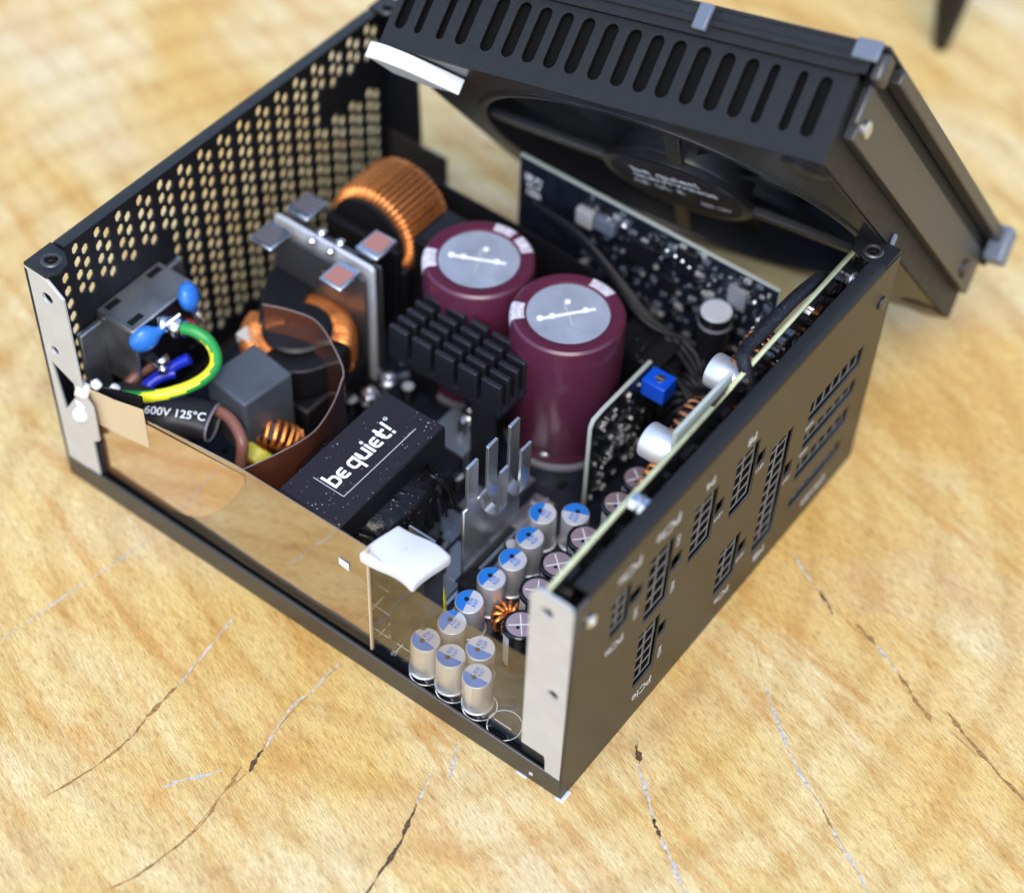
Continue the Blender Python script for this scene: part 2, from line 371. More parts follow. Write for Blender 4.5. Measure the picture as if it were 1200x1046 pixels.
CR_=[
 ([(277,720),(262,738),(245,758),(226,782),(207,805)],.9,CRACKW),([(207,805),(190,821),(172,840)],1.8,CRACKB),([(172,840),(155,862),(135,880),(97,907),(50,935)],.8,CRACKB),
 ([(400,775),(384,790),(365,810),(345,825),(320,860),(310,876)],.9,CRACKW),([(308,878),(300,890),(291,905)],1.7,CRACKD),([(284,896),(272,915),(258,932)],1.2,CRACKB),([(258,932),(245,955),(222,978),(190,1005),(160,1025),(125,1042)],.9,CRACKB),
 ([(537,867),(532,890),(525,915)],1.4,CRACKW),([(505,905),(497,925),(488,942)],1.1,CRACKW),([(488,942),(478,965),(470,985),(450,1015),(428,1050)],1.5,CRACKD),
 ([(190,625),(145,652),(95,685),(45,720),(0,750)],.8,CRACKW),
 ([(746,860),(747,872)],1.2,CRACKW),([(745,872),(748,884),(749,894)],2.2,CRACKD),([(749,894),(752,912),(760,936),(767,962)],1.6,CRACKW),([(766,958),(769,970),(774,980)],1.6,CRACKD),([(774,980),(782,998),(792,1020),(803,1050)],1.5,CRACKW),
 ([(896,800),(908,836),(928,888),(944,916),(964,948)],1.4,CRACKW),([(964,948),(970,962),(975,970)],1.0,CRACKB),([(975,970),(988,995),(1000,1012),(1016,1044)],1.5,CRACKW),
 ([(925,640),(942,668),(960,693)],.9,CRACKW),([(960,693),(968,705),(976,720)],1.3,CRACKD),
 ([(1004,730),(1014,742),(1026,756)],1.8,CRACKB),([(1026,756),(1040,772),(1052,788)],1.3,CRACKW),([(1052,788),(1064,806),(1074,822),(1082,832),(1092,847)],1.5,CRACKB),
 ([(1108,832),(1124,852),(1140,872),(1168,904),(1204,940)],1.5,CRACKB),
 ([(262,902),(240,908),(215,914),(190,922)],1.5,CRACKW)]
HAIR=[[(277,720),(245,758),(207,805),(172,840),(135,880),(97,907),(50,935)],[(400,775),(365,810),(320,860),(305,880),(290,905),(258,932),(222,978),(160,1025),(125,1042)],
 [(537,867),(525,915)],[(505,905),(488,942),(470,985),(428,1050)],[(746,850),(748,884),(752,912),(769,970),(792,1020),(803,1050)],[(880,740),(896,800),(928,888),(964,948),(1000,1012),(1016,1044)],
 [(900,600),(925,640),(960,693),(990,725),(1026,756),(1052,788),(1082,832),(1108,850),(1140,880),(1204,940)]]
for i,px in enumerate(HAIR): crack(px,.32,CRACKB,'hairline part of a crack',50+i,.03)
for i,(px,wd,mt) in enumerate(CR_): crack(px,wd,mt,{CRACKW.name:'crack filled with pale dust',CRACKD.name:'open dark crack',CRACKB.name:'narrow brown crack'}[mt.name],i)

# ------------------------------------------------------------------ power supply case
D=180; Hh=86.9
case=thing('power_supply_case','opened black steel power supply case with perforated end, sitting on the wooden top','computer case',(0,0,0))
MB().box(1.0,149,1.0,179,.6,1.7).build('bottom_plate',BLACKS,case)
# near and far folded lips
def lip(x0,x1):
    return MB().box(x0,x1,.4,179.6,.3,8.8)
lip(0,1.1).build('side_lip',BLACKS,case,bevel=.35)
lip(148.9,150).build('side_lip',BLACKS,case,bevel=.35)
MB().box(148.0,148.8,154.5,178.6,8.9,35.5).build('inner_wall',BLACKS,case,bevel=.3)
MB().prism([(3.4,64.2),(4.6,63),(6,64.2),(6,103),(4.6,104.4),(3.4,103)],8.15,10.6).build('stiffening_rib',BLACKP,case,bevel=.8,seg=3)
# inlet end panel with columns of holes
def hexhole(cx,cz,wx=1.35,h=2.15): return [(cx-wx,cz-h*.5),(cx,cz-h),(cx+wx,cz-h*.5),(cx+wx,cz+h*.5),(cx,cz+h),(cx-wx,cz+h*.5)]
holes=[]
for k in range(-1,16):
    cx=18.6+8.2*k
    for sgn in (-1,1):
        if k==-1 and sgn==-1: continue
        for q in range(17):
            cz=79.2-4.9*q-(2.45 if sgn>0 else 0); x=cx+1.6*sgn
            if cz<9: continue
            if 14.5<x<51.5 and cz<61: continue
            if x>116 and 57<cz<69: continue
            if x>146: continue
            holes.append(hexhole(x,cz,1.34,2.18))
TI=Matrix(((1,0,0,0),(0,0,1,179.4),(0,1,0,0),(0,0,0,1)))
flat('inlet_panel',rect(.1,149.9,.4,84.6),holes+[rect(21,44,29,52)],1.0,TI,BLACKP,case)
def fold(y_out,sgn,x0,x1):
    """rolled top edge: profile in (y,z) swept along x"""
    pr=[(0,84.6),(0,85.6),(.5,86.5),(1.4,86.9),(4.6,86.9),(4.6,86.1),(1.7,86.1),(1.0,85.5),(1.0,84.6)]
    m=MB(); k=len(pr)
    vs=[(x,y_out+sgn*y,z) for x in (x0,x1) for y,z in pr]
    m.add(vs,[(i,(i+1)%k,k+(i+1)%k,k+i) for i in range(k)]+[tuple(range(k)),tuple(range(k,2*k))]); return m
fold(179.9,-1,10.5,140).build('rolled_top_edge',BLACKP,case,smooth=60)
fold(0,1,4.5,141.5).build('rolled_top_edge',BLACKP,case,smooth=60)
# corner tabs with threaded holes
def tab(cx,cy,pts,name='corner_tab'):
    o=flat(name,pts,[circ(cx,cy,1.7,16)],1.1,Matrix.Translation((0,0,86.0)),BLACKP,case)
    MB().lathe([(1.75,-1.5),(2.8,-.5),(2.9,.55),(2.5,.95),(1.9,.95),(1.7,.6),(1.75,-1.5)],16,(cx,cy,86.0)).build('threaded_boss',BLACKS,o)
tab(5.2,174.6,[(0.2,179.8),(10,179.8),(9.6,174),(7,170.4),(3,169.6),(.2,172)])
tab(144.6,6,[(149.8,.2),(141.8,.2),(140.6,6),(142.6,11),(147,12.6),(149.8,11.5)])
tab(144.6,174.6,[(149.8,179.8),(141.5,179.8),(142,173),(146,170.4),(149.8,171)])
# bare metal side flanges (plane x = const): T maps (y,z)->
TF=Matrix(((0,0,1,.6),(1,0,0,0),(0,1,0,0),(0,0,0,1)))
flat('side_flange',[(179.7,1),(179.7,85.6),(171.4,84.6),(166.4,80.5),(166.4,44),(163.5,40),(163.5,26),(166.2,24),(166.2,9),(171,9),(171,1)],
     [circ(172.8,77.4,1.9,16),circ(174.6,56.2,1.5,14),[(177.4,50.5),(169.4,46.2),(169.6,41),(175.6,31.2)]],.9,TF,ZINC,case,bevel=.15)
flat('side_flange',[(.2,.9),(.2,81),(2,83.2),(4.2,83.6),(11.2,83.6),(13.6,81),(13.6,15.5),(6.4,15.5),(6.0,13.5),(5.8,9),(3.4,9),(3.4,.9)],
     [circ(8.6,76.8,1.8,16),circ(5.2,45.2,1.6,14)],.9,TF,ZINC,case,bevel=.15)
TF2=Matrix(((0,0,1,149.4),(1,0,0,0),(0,1,0,0),(0,0,0,1)))
flat('side_flange',[(179.7,1),(179.7,85),(168,82),(166,40),(166,1)],[circ(173,77,1.9,14)],.9,TF2,BLACKP,case)
flat('side_flange',[(.2,1),(.2,85),(11,82),(13,40),(13,1)],[circ(8,77,1.9,14)],.9,TF2,BLACKP,case)
# dark foam strips standing in the flange notches
MB().box(1.4,2.4,4,14,8.9,22).build('foam_strip',BLACKPL,case)
MB().box(1.4,2.4,165,171,8.9,23).build('foam_strip',BLACKPL,case)
# socket end panel
SK={'a':(31,40.8,15.4,39.6),'b':(31.8,42.4,44.2,70.5),'c':(15.6,23.6,55.4,71.6),'d':(70.3,81,14.2,33.5),'e':(51.4,62.3,49,71),'f':(70.9,82,48,71.1),'g':(90.4,101.6,12.8,58.1),
    'h1':(110.6,138.8,50.2,58.7),'h2':(110.5,138.9,38.8,45.4),'h3':(109.9,138.6,26.2,33.7),'h4':(110,138.6,13.5,19)}
KEY={'a':(40.9,44.6,27.6,33.2),'b':(42.6,47.4,54.4,60.2),'c':(23.7,29,60.4,65.6),'d':(81.2,85.2,21,26.6),'e':(62.5,66.6,57,62.6),'f':(82.2,86.4,58,63.6),'g':(101.8,105.6,35,41)}
outl=[rect(*v) for v in SK.values()]+[rect(*v) for v in KEY.values()]
TP=Matrix(((1,0,0,0),(0,0,1,.55),(0,1,0,0),(0,0,0,1)))
PANELP=M('brownish black panel paint',(.011,.010,.009),.37,spec=.6,bump=(5200,.25,2))
flat('socket_panel',rect(.1,149.9,.4,84.6),outl+[circ(5.7,75,1.9,16),circ(144,71,2.2,16)],1.0,TP,PANELP,case)
def scr(x,z,r):
    m=MB(); m.T=Matrix.Translation((x,-.1,z)) @ Matrix.Rotation(R(90),4,'X')
    m.lathe([(0.4,-.5),(r*.8,-.5),(r,0),(r,.35),(r*.8,.7),(r*.35,.75),(r*.3,.3),(0,.3)],18); return m
scr(5.7,75,2.0).build('panel_screw',STEEL,case); scr(144,71,2.0).build('panel_screw',BLACKS,case)
PANELW=M('grey panel print',(.50,.50,.50),.5)
def ptext(s,x,z,size,rot=180):  #
    # flat print on the panel face (normal -y), rotated in its plane
    T=Matrix.Translation((x,.03,z)) @ Matrix.Rotation(R(90),4,'X') @ Matrix.Rotation(R(rot),4,'Z')
    o=text('printed_lettering',s,size,T,PANELW,case,t=.03,bold=.0); return o
ptext('PCIe',36.2,9.6,4.9); ptext('12V4',43.6,18.6,2.6,90); ptext('PCIe',38.5,77,5.6); ptext('12V3',44.6,66,2.4,90); ptext('12V4',45.2,46,2.4,90)
ptext('PCIe',22,77.2,5.2); ptext('12V2',27.4,54,2.4,90); ptext('PCIe',18.4,50.2,4.2)
ptext('PCIe',75.8,9.4,4.0); ptext('P4',57.4,76.2,4.4); ptext('P8',77,75.0,4.4); ptext('12V3',83.4,19.2,2.2); ptext('12V1',64.8,55.4,2.2); ptext('12V1',84.6,56.4,2.2)
ptext('MB',95.6,8.2,4.6); ptext('12V1',104,33,2.2); ptext('HDD',112.4,48.2,2.0); ptext('HDD',112.2,37.2,2.0); ptext('DRIVES',126,7.4,4.4)
# bits of steel: feet under the front corner
MB().box(-.6,3.6,-.9,1.6,.05,.6).build('foot_pad',FOAM,case,bevel=.2)
MB().box(-.5,.9,11,14.4,.05,.5).build('foot_pad',FOAM,case,bevel=.2)
MB().box(-.25,.05,9.2,10.4,3.0,4.2).build('lip_pimple',ZINC,case,bevel=.1)

# sockets behind the panel
LBL={'a':('eight pin black socket above the PCIe lettering nearest the wood','PCIe'),'b':('tall dark socket directly above the lowest PCIe socket','x')}
def sock(k,label,cx,cz,style):
    x0,x1,z0,z1=SK[k]; x0+=.35; x1-=.35; z0+=.35; z1-=.35
    t=thing('panel_socket',label,'socket',((x0+x1)/2,1.2,z0),0,'sockets in the socket panel')
    wv=x1-x0; hv=z1-z0; m=MB(); wl=.42
    cw=(wv-wl)/cx; ch=(hv-wl)/cz
    fl=[]
    for i in range(cx):
        for j in range(cz):
            fl.append(rect(i*cw+wl,(i+1)*cw,j*ch+wl,(j+1)*ch))
    T=Matrix(((1,0,0,-wv/2),(0,0,1,3.6),(0,1,0,0),(0,0,0,1)))
    flat('socket_grid',rect(.02,wv-.02,.02,hv-.02),fl,6.8,T,MATTE,t)
    T1=T.copy(); T1[1][3]=.06
    flat('socket_rim',rect(0,wv,0,hv),fl,.35,T1,SOCK,t)
    MB().box(-wv/2,wv/2,6.4,7.3,.1,hv-.1).build('socket_back',BLACKPL,t)
    if k in KEY:
        a,b_,c,d=KEY[k]; MB().box(a-(x0+x1)/2+.3,b_-(x0+x1)/2-.3,.6,5,c-z0+.2,c-z0+1.4).build('latch_nub',SOCK,t,bevel=.1)
    pm=MB()
    for i in range(cx):
        for j in range(cz):
            px=-wv/2+i*cw+(wl+cw)/2; pz=j*ch+(wl+ch)/2
            pm.box(px-.35,px+.35,4.4,6.6,pz-.35,pz+.35)
    o=pm.build('contact_pin',BLACKPL,t); o['kind']='stuff'
SOCK=M('lit socket rim',(.13,.12,.11),.4,spec=.6)  # pale lit tone for the front edges of the black sockets
MATTE=M('shaded black plastic',(.003,.003,.003),.7,spec=.1)  # near-black tone paints the shade in socket cells and behind cover slots
sock('a','lowest socket above the upside-down PCIe print nearest the wood and front corner',2,5,0)
sock('b','black socket stacked directly above the lowest PCIe socket, left of the panel centre',2,5,0)
sock('c','small black socket nearest the screw at the front corner of the panel',2,4,0)
sock('d','small black socket alone in the lower middle of the panel, close to the wood',2,4,0)
sock('e','black socket under the P4 print, second of the upper row from the front corner',2,5,0)
sock('f','black socket under the P8 print, left of the tall socket',2,5,0)
sock('g','tallest black socket with two long pin columns in the panel',2,10,0)
for k,wd in zip(('h1','h2','h3','h4'),('topmost','second from top','third from top','lowest')):
    sock(k,f'flat wide drive socket, {wd} of four stacked at the panel far end',6,1,0)

# ------------------------------------------------------------------ modular board behind the socket panel
mbd=thing('modular_circuit_board','upright circuit board with yellow-green edge just behind the socket panel','circuit board',(0,10,8))
pts=[(2,0),(143,0),(143,77),(82,75.4),(80,73.4),(73.5,73.4),(73,75.4),(4,73),(2,71)]
TB=lambda y: Matrix(((1,0,0,0),(0,0,1,y),(0,1,0,0),(0,0,0,1)))
flat('board_core',pts,[],1.3,TB(.8),FR4,mbd)
flat('solder_mask',[(2.3,.3),(142.7,.3),(142.7,76.6),(81,74.9),(4.2,72.5),(2.4,71)],[],.12,TB(.09),PCBBLK,mbd)
flat('solder_mask',[(2.3,.3),(142.7,.3),(142.7,76.6),(81,74.9),(4.2,72.5),(2.4,71)],[],.12,TB(1.52),PCBBLK,mbd)
m=MB()
rn=random.Random(3)
for i in range(150):
    x=rn.uniform(84,136); z=rn.uniform(58,74.5); s_=rn.choice([(1.0,.5),(1.6,.8),(.6,1.2),(.5,.5),(2.2,1.4)])
    m.mi=rn.choice([0,0,1,1,1,2]); m.box(x,x+s_[0],-.9-.6*rn.random(),.02,z,z+s_[1])
o=m.build('surface_components',[SOLDER,BLACKPL,COPDK],mbd); o['kind']='stuff'
m=MB()
for i in range(70):
    x=rn.uniform(6,80); z=rn.uniform(40,70); m.mi=rn.choice([0,1,1,1]); m.box(x,x+rn.uniform(.6,5),-1.4,.02,z,z+rn.uniform(.5,3))
o=m.build('surface_components',[SOLDER,BLACKPL],mbd); o['kind']='stuff'
for x,z in ((36.5,74),(139,71)):
    m=MB(); m.T=Matrix.Translation((x,-8.4,z)) @ Matrix.Rotation(R(-90),4,'X'); m.lathe([(2.6,0),(2.6,8.4),(1.2,8.5)],6); m.lathe([(2.9,5.5),(2.9,6.5)],16); m.build('standoff',STEEL,mbd,bevel=.2)
# white sheet lying on the board's inner face
MB().prism([(58,1.9),(84,1.9),(84,3.0),(58,3.0)],40,77.6).build('insulating_strip',FR4W,mbd)

def wound(name_core,name_wind,parent,T,Rm,rr,hz,a0,a1,n,wr,wm,cm,core=True,n6=6):
    if core:
        m=MB(); m.T=T; pr=[(Rm-rr,-hz),(Rm+rr,-hz),(Rm+rr,hz),(Rm-rr,hz),(Rm-rr,-hz)]
        vs=[];fs=[]; N=40
        for i in range(N):
            a=2*math.pi*i/N
            for r,z in pr[:4]: vs.append((r*math.cos(a),r*math.sin(a),z))
        for i in range(N):
            j=(i+1)%N
            for q in range(4): fs.append((i*4+q,j*4+q,j*4+(q+1)%4,i*4+(q+1)%4))
        m.add(vs,fs); m.build(name_core,cm,parent,bevel=.6)
    m=MB(); m.T=T; rx=rr+wr; rz=hz+wr; cs=min(rx,rz)*.55; loop=[]
    for qx,qz,ph in ((1,1,0),(-1,1,90),(-1,-1,180),(1,-1,270)):
        for k in range(3):
            a=R(ph+45*k); loop.append((qx*(rx-cs)+cs*math.cos(a), qz*(rz-cs)+cs*math.sin(a)))
    for i in range(n):
        a=a0+(a1-a0)*i/max(1,n-1); a+=random.uniform(-.008,.008)
        ca,sa=math.cos(a),math.sin(a); k=1+random.uniform(-.02,.02)
        m.tube([((Rm+x*k)*ca,(Rm+x*k)*sa,z) for x,z in loop],wr,n6,closed=True)
    return m.build(name_wind,wm,parent,smooth=60)

# silver capacitors lying on the modular board with copper coils behind them
def hcap(x,z,label):
    t=thing('silver_capacitor',label,'capacitor',(x,12.2,z),0,'silver capacitors on the modular board')
    m=MB(); m.T=Matrix.Rotation(R(-90),4,'X')
    m.lathe([(4.4,0),(4.7,.3),(4.9,1.2),(4.55,1.6),(4.95,2.2),(4.95,11.2),(4.7,11.9),(4.1,12.2),(0,12.2)],36); m.build('can',ALU,t)
    m=MB(); m.T=Matrix.Rotation(R(-90),4,'X'); m.lathe([(5.3,-.1),(5.3,.5),(4.6,.6)],30); m.build('rubber_seal',GREYEDGE,t)
    return t
hcap(65.5,68.5,'silver cylinder capacitor lying on the inner side of the modular board, nearer the front corner')
hcap(96.3,68.8,'silver cylinder capacitor lying by the braided cable sleeve')
def coil(x,y,z,label,rot=(90,0,0),rm=4.6,rr=2.2,hz=2.6,n=16,wr=.75,mat=None,a0=0,a1=5.6):
    t=thing('copper_coil',label,'coil',(x,y,z),0,'small copper coils')
    T=Euler([R(v) for v in rot]).to_matrix().to_4x4()
    wound('core','winding',t,T,rm,rr,hz,a0,a1,n,wr,mat or COPPER,BLACKPL); return t
coil(76,16.5,68,'dark copper coil just behind the nearer silver capacitor on the modular board',mat=COPDK,rm=5.2,n=18)
coil(105,16.5,70,'dark copper coil behind the silver capacitor by the braided sleeve',mat=COPDK,rm=5.2,n=18)
coil(61.5,17,57,'brassy copper coil beneath the nearer silver capacitor',rm=4.6,n=16)

# braided cable sleeve
t=thing('cable_sleeve','braided black cable sleeve arching over the top of the modular board','cable',(0,0,0))
pp=[(88,7,66),(88.5,8.5,78),(90,12.5,84.6),(94,14.4,84.2),(103,14.2,84.6),(118,14,84.6),(133,14.6,80),(143,18,70)]
MB().tube(smooth_path(pp,7),1.9,12).build('braid',MESHSL,t)
for dx in (-1.4,0,1.4): MB().tube(smooth_path([(88+dx,7,68),(87.5+dx,6,60),(86+dx*1.6,5.4,50)],5),.7,7).build('wire',BLACKPL,t)

# ------------------------------------------------------------------ main circuit board
main=thing('main_circuit_board','dark navy main circuit board lying on the case floor','circuit board',(0,0,6.4))
MB().box(3,146.5,8,171,0,1.6).build('board_core',PCB,main)
m=MB(); rn=random.Random(5)
for i in range(80):
    x=rn.uniform(6,140); y=rn.uniform(12,165); a,b_=rn.choice([(2,1),(1.2,2.2),(3,1.6),(1.6,.8)])
    m.mi=rn.choice([0,1,1,2]); m.box(x,x+a,y,y+b_,1.6,1.6+rn.uniform(.5,1.4))
for i in range(16):     # chips by the near edge, seen beside the seam of the film
    x=4+rn.random()*4; y=52+i*.8; m.mi=rn.choice([0,1,2]); m.box(x,x+1.2,y,y+.6,1.6,2.3)
o=m.build('surface_components',[SOLDER,BLACKPL,CHIPW],main); o['kind']='stuff'
m=MB()     # copper bars and pads under the prongs
for (x0,x1,y0,y1) in ((34,46,62,70),(47,58,60.5,69),(60,74,56,63),(44,54,71,79),(56,66,71,78),(26,34,60,74),(64,78,66,74)):
    m.box(x0,x1,y0,y1,1.6,2.0)
m.build('tinned_pad',DULLST,main,bevel=.1)
for (x0,x1,y0,y1) in ((18,74,58.2,59.2),(18,70,55.4,56.2)):
    MB().box(x0,x1,y0,y1,1.6,2.6).build('bus_bar',STEEL,main)
m=MB()
def silk(m,pth,wd=.28):
    for a,b_ in zip(pth[:-1],pth[1:]):
        a=Vector(a);b_=Vector(b_); d=(b_-a).normalized(); nn=Vector((-d.y,d.x))*wd/2
        m.add([(*(a+nn),1.66),(*(a-nn),1.66),(*(b_-nn),1.66),(*(b_+nn),1.66)],[(0,1,2,3)])
for cx,cy in ((6,31.5),(6,40.5),(6,49.5),(5.2,22.6)): silk(m,circ(cx,cy,4.7,28)+[circ(cx,cy,4.7,28)[0]])
silk(m,[(5.2,26),(5.2,20.4)]); 
for y in (60,67,74): silk(m,[(5,y),(18,y+.3)])
for x in (8,14,20): silk(m,[(x,56),(x,80)])
m.build('silkscreen',WHITE,main)
for s,y in (('C102',50),('C101',40.4),('C100',30)):
    T=Matrix.Translation((3.95,y,1.68)) @ Matrix.Rotation(R(-90),4,'Z'); text('printed_lettering',s,1.6,T,WHITE,main,t=.02)
# row of pale blocks and dark parts that fill the floor
for x0,x1,y0,y1,h,mt in ((66,80,84,98,9,BLUISHG),(50,60,106,116,7,BLACKPL),(55,64,82,92,11,BLACKPL),(84,92,108,118,13,BLACKPL),(30,38,52,58,7,BLACKPL),(92,104,118,128,16,BLACKPL)):
    MB().box(x0,x1,y0,y1,1.6,1.6+h).build('small_component',mt,main,bevel=.5)
for x,y,z,r in ((72.5,89.6,14,2.2),(74.5,87.5,13,2.0),(70,116,13,2.0),(62,117,12,2.6),(66.5,121,9,2),(51,70,6,1.6)):
    m=MB(); m.lathe([(r,0),(r*1.02,z*.5),(r*.8,z*.8),(r*.4,z),(0,z)],10,(x,y,1.6)); m.build('solder_blob',SOLDER,main)

rn=random.Random(77)
for px_,py_,a_,ln in ((420,455,20,7),(440,430,70,6),(470,440,-30,5),(528,520,40,6),(545,535,100,5),(520,640,10,5)):
    q=at(px_,py_,11); m=MB(); m.T=Matrix.Translation((q.x,q.y,4.2)) @ Matrix.Rotation(R(a_),4,'Z') @ Matrix.Rotation(R(90),4,'Y')
    m.lathe([(0,-ln/2),(.9,-ln/2),(1.2,-ln/2+.6),(1.0,-ln/2+1.2),(1.0,ln/2-1.2),(1.2,ln/2-.6),(.9,ln/2),(0,ln/2)],14); m.build('small_resistor',BLUISHG if rn.random()<.5 else CREAM,main)
for px_,py_ in ((412,470),(478,455),(500,530),(536,560),(445,470),(600,640),(585,600)):
    q=at(px_,py_,12); m=MB(); m.lathe([(2.2,0),(2.4,.5),(2.4,4.6),(2.1,5),(0,5)],16,(q.x,q.y,1.6)); m.build('small_capacitor',SLEEVE,main)
    m=MB(); m.lathe([(1.8,5.0),(1.8,5.08),(0,5.08)],16,(q.x,q.y,1.6)); m.build('capacitor_top',ALUTOP,main)
for px_,py_,z_ in ((550,487,22),(455,447,22),(433,463,19),(640,527,14)):
    q=at(px_,py_,z_); m=MB(); m.lathe([(1.5,-(z_-9)),(1.5,0),(2.9,.1),(2.9,1.1),(2.2,1.9),(1,2.1),(.9,1.3),(0,1.3)],18,(q.x,q.y,z_-6.4)); m.build('screw_head',STEEL,main)
# ------------------------------------------------------------------ capacitors
CAPTOP=M('pale silver lacquer',(.60,.61,.65),.36,metal=.25,bump=(900,.06))
def poly(x,y,ang,label,txt):
    t=thing('polymer_capacitor',label,'capacitor',(x,y,8.05),0,'small silver capacitors with blue marks')
    m=MB(); m.lathe([(4.35,0),(4.45,.15),(4.45,.5),(4.05,.7),(3.85,1.3),(4.0,1.9),(4.05,2.5),(4.05,12.3),(3.9,12.75),(3.6,12.9),(0,12.9)],40); m.build('can',ALU,t)
    MB().lathe([(3.78,12.86),(3.78,12.92),(0,12.92)],36).build('lid_print',CAPTOP,t)
    m=MB(); r=3.72; c0=.05*r; pts=[]
    h=math.acos(.10)
    for i in range(17): a=ang-h+2*h*i/16; pts.append((r*math.cos(a),r*math.sin(a)))
    m.prism(pts,12.90,12.96); m.build('blue_mark',BLUEM,t)
    m=MB(); m.cyl((1.0*math.cos(ang+.0)*.9+.4*math.sin(ang),1.0*math.sin(ang)*.9-.4*math.cos(ang),12.9),.72,.09,14); m.build('vent_dot',BLACKPL,t)
    T=Matrix.Translation((-1.3*math.cos(ang),-1.3*math.sin(ang),12.95)) @ Matrix.Rotation(R(0),4,'Z')
    txo=bpy.data.objects
    t.rotation_euler=(R(random.uniform(-1.8,1.8)),R(random.uniform(-1.8,1.8)),R(random.uniform(-10,10))); q=thing_text(txt,T,t)
    return t
def thing_text(lines,T,t):
    for i,s in enumerate(lines):
        text('printed_lettering',s,1.55,T @ Matrix.Translation((0,.95-1.5*i,0)),BLUEM,t,t=.03,bold=.03)
PC=[(6.6,50.6,180,'small silver capacitor behind the film, leftmost of the front row by the seam'),(6.7,41.8,180,'small silver capacitor behind the film, middle of the front row of three'),
    (6.5,32.6,180,'small silver capacitor behind the film, nearest the front corner'),(13.9,37.8,180,'small silver capacitor standing just behind the front row of three'),
    (15.6,48.8,95,'first blue-topped capacitor of the diagonal row, its top half behind the film edge'),(24.3,48.8,95,'second blue-topped capacitor of the diagonal row, after the one at the film edge'),
    (33.6,48.8,92,'third blue-topped capacitor of the diagonal row, its can fully in view'),(42.5,48.6,85,'fourth blue-topped capacitor of the diagonal row'),
    (51.3,48.9,92,'fifth blue-topped capacitor of the diagonal row'),(60.7,51.3,100,'blue-topped capacitor at the far end of the diagonal row'),(66.3,44.1,15,'blue-topped capacitor right of the row end, its blue side facing right')]
for x,y,a,lb in PC: poly(x,y,R(a),lb,('820','K07'))
def electro(x,y,ang,label,h=17):
    t=thing('black_capacitor',label,'capacitor',(x,y,8.05),0,'black sleeved capacitors with rosy tops')
    m=MB(); m.lathe([(4.8,0),(5.05,.4),(5.05,1.4),(4.8,1.9),(5.05,2.5),(5.05,h-.9),(4.9,h-.25),(4.45,h),(4.05,h-.05),(4.0,h-.4)],36); m.build('sleeve',SLEEVE,t)
    m=MB(); m.lathe([(4.1,h-.5),(4.1,h-.22),(0,h-.22)],32); m.build('lid',PINKT,t)
    m=MB(); m.T=Matrix.Rotation(ang,4,'Z'); m.box(-3.4,3.4,-.16,.16,h-.24,h-.14); m.box(-.16,.16,-3.4,3.4,h-.24,h-.15); m.build('score_mark',WHITE,t)
    for sgn in (1,): 
        m=MB(); m.T=Matrix.Rotation(ang,4,'Z'); m.cyl((-.9,.9,h-.24),.5,.1,10); m.build('vent_dot',BLACKPL,t)
    # white minus stripe on the sleeve
    m=MB(); pts=[]
    for i in range(5): a=R(150)+i*.12; pts.append((5.08*math.cos(a),5.08*math.sin(a)))
    m.sheet(pts,3,h-1.5,.05); m.build('minus_stripe',GREYP,t)
EC=[(24.1,31.9,40,'rosy-topped black capacitor half hidden by the pale flange at the front corner'),(35.8,35.1,30,'rosy-topped black capacitor second from the front corner along the modular board'),
    (46.4,36,50,'rosy-topped black capacitor third along the modular board, white cross on top'),(58.2,35.3,48,'rosy-topped black capacitor fourth along the modular board'),
    (74,35.1,40,'rosy-topped black capacitor with dark lid below the upright small board'),(85,35.9,55,'farthest rosy-topped black capacitor, beneath the silver cylinder capacitor')]
for x,y,a,lb in EC: electro(x,y,R(a),lb)
# some copper between them
coil(31,40.5,12.5,'orange copper coil glowing between the small capacitors near the front corner',rot=(0,0,0),rm=2.9,rr=1.2,hz=1.8,n=11,wr=.6)

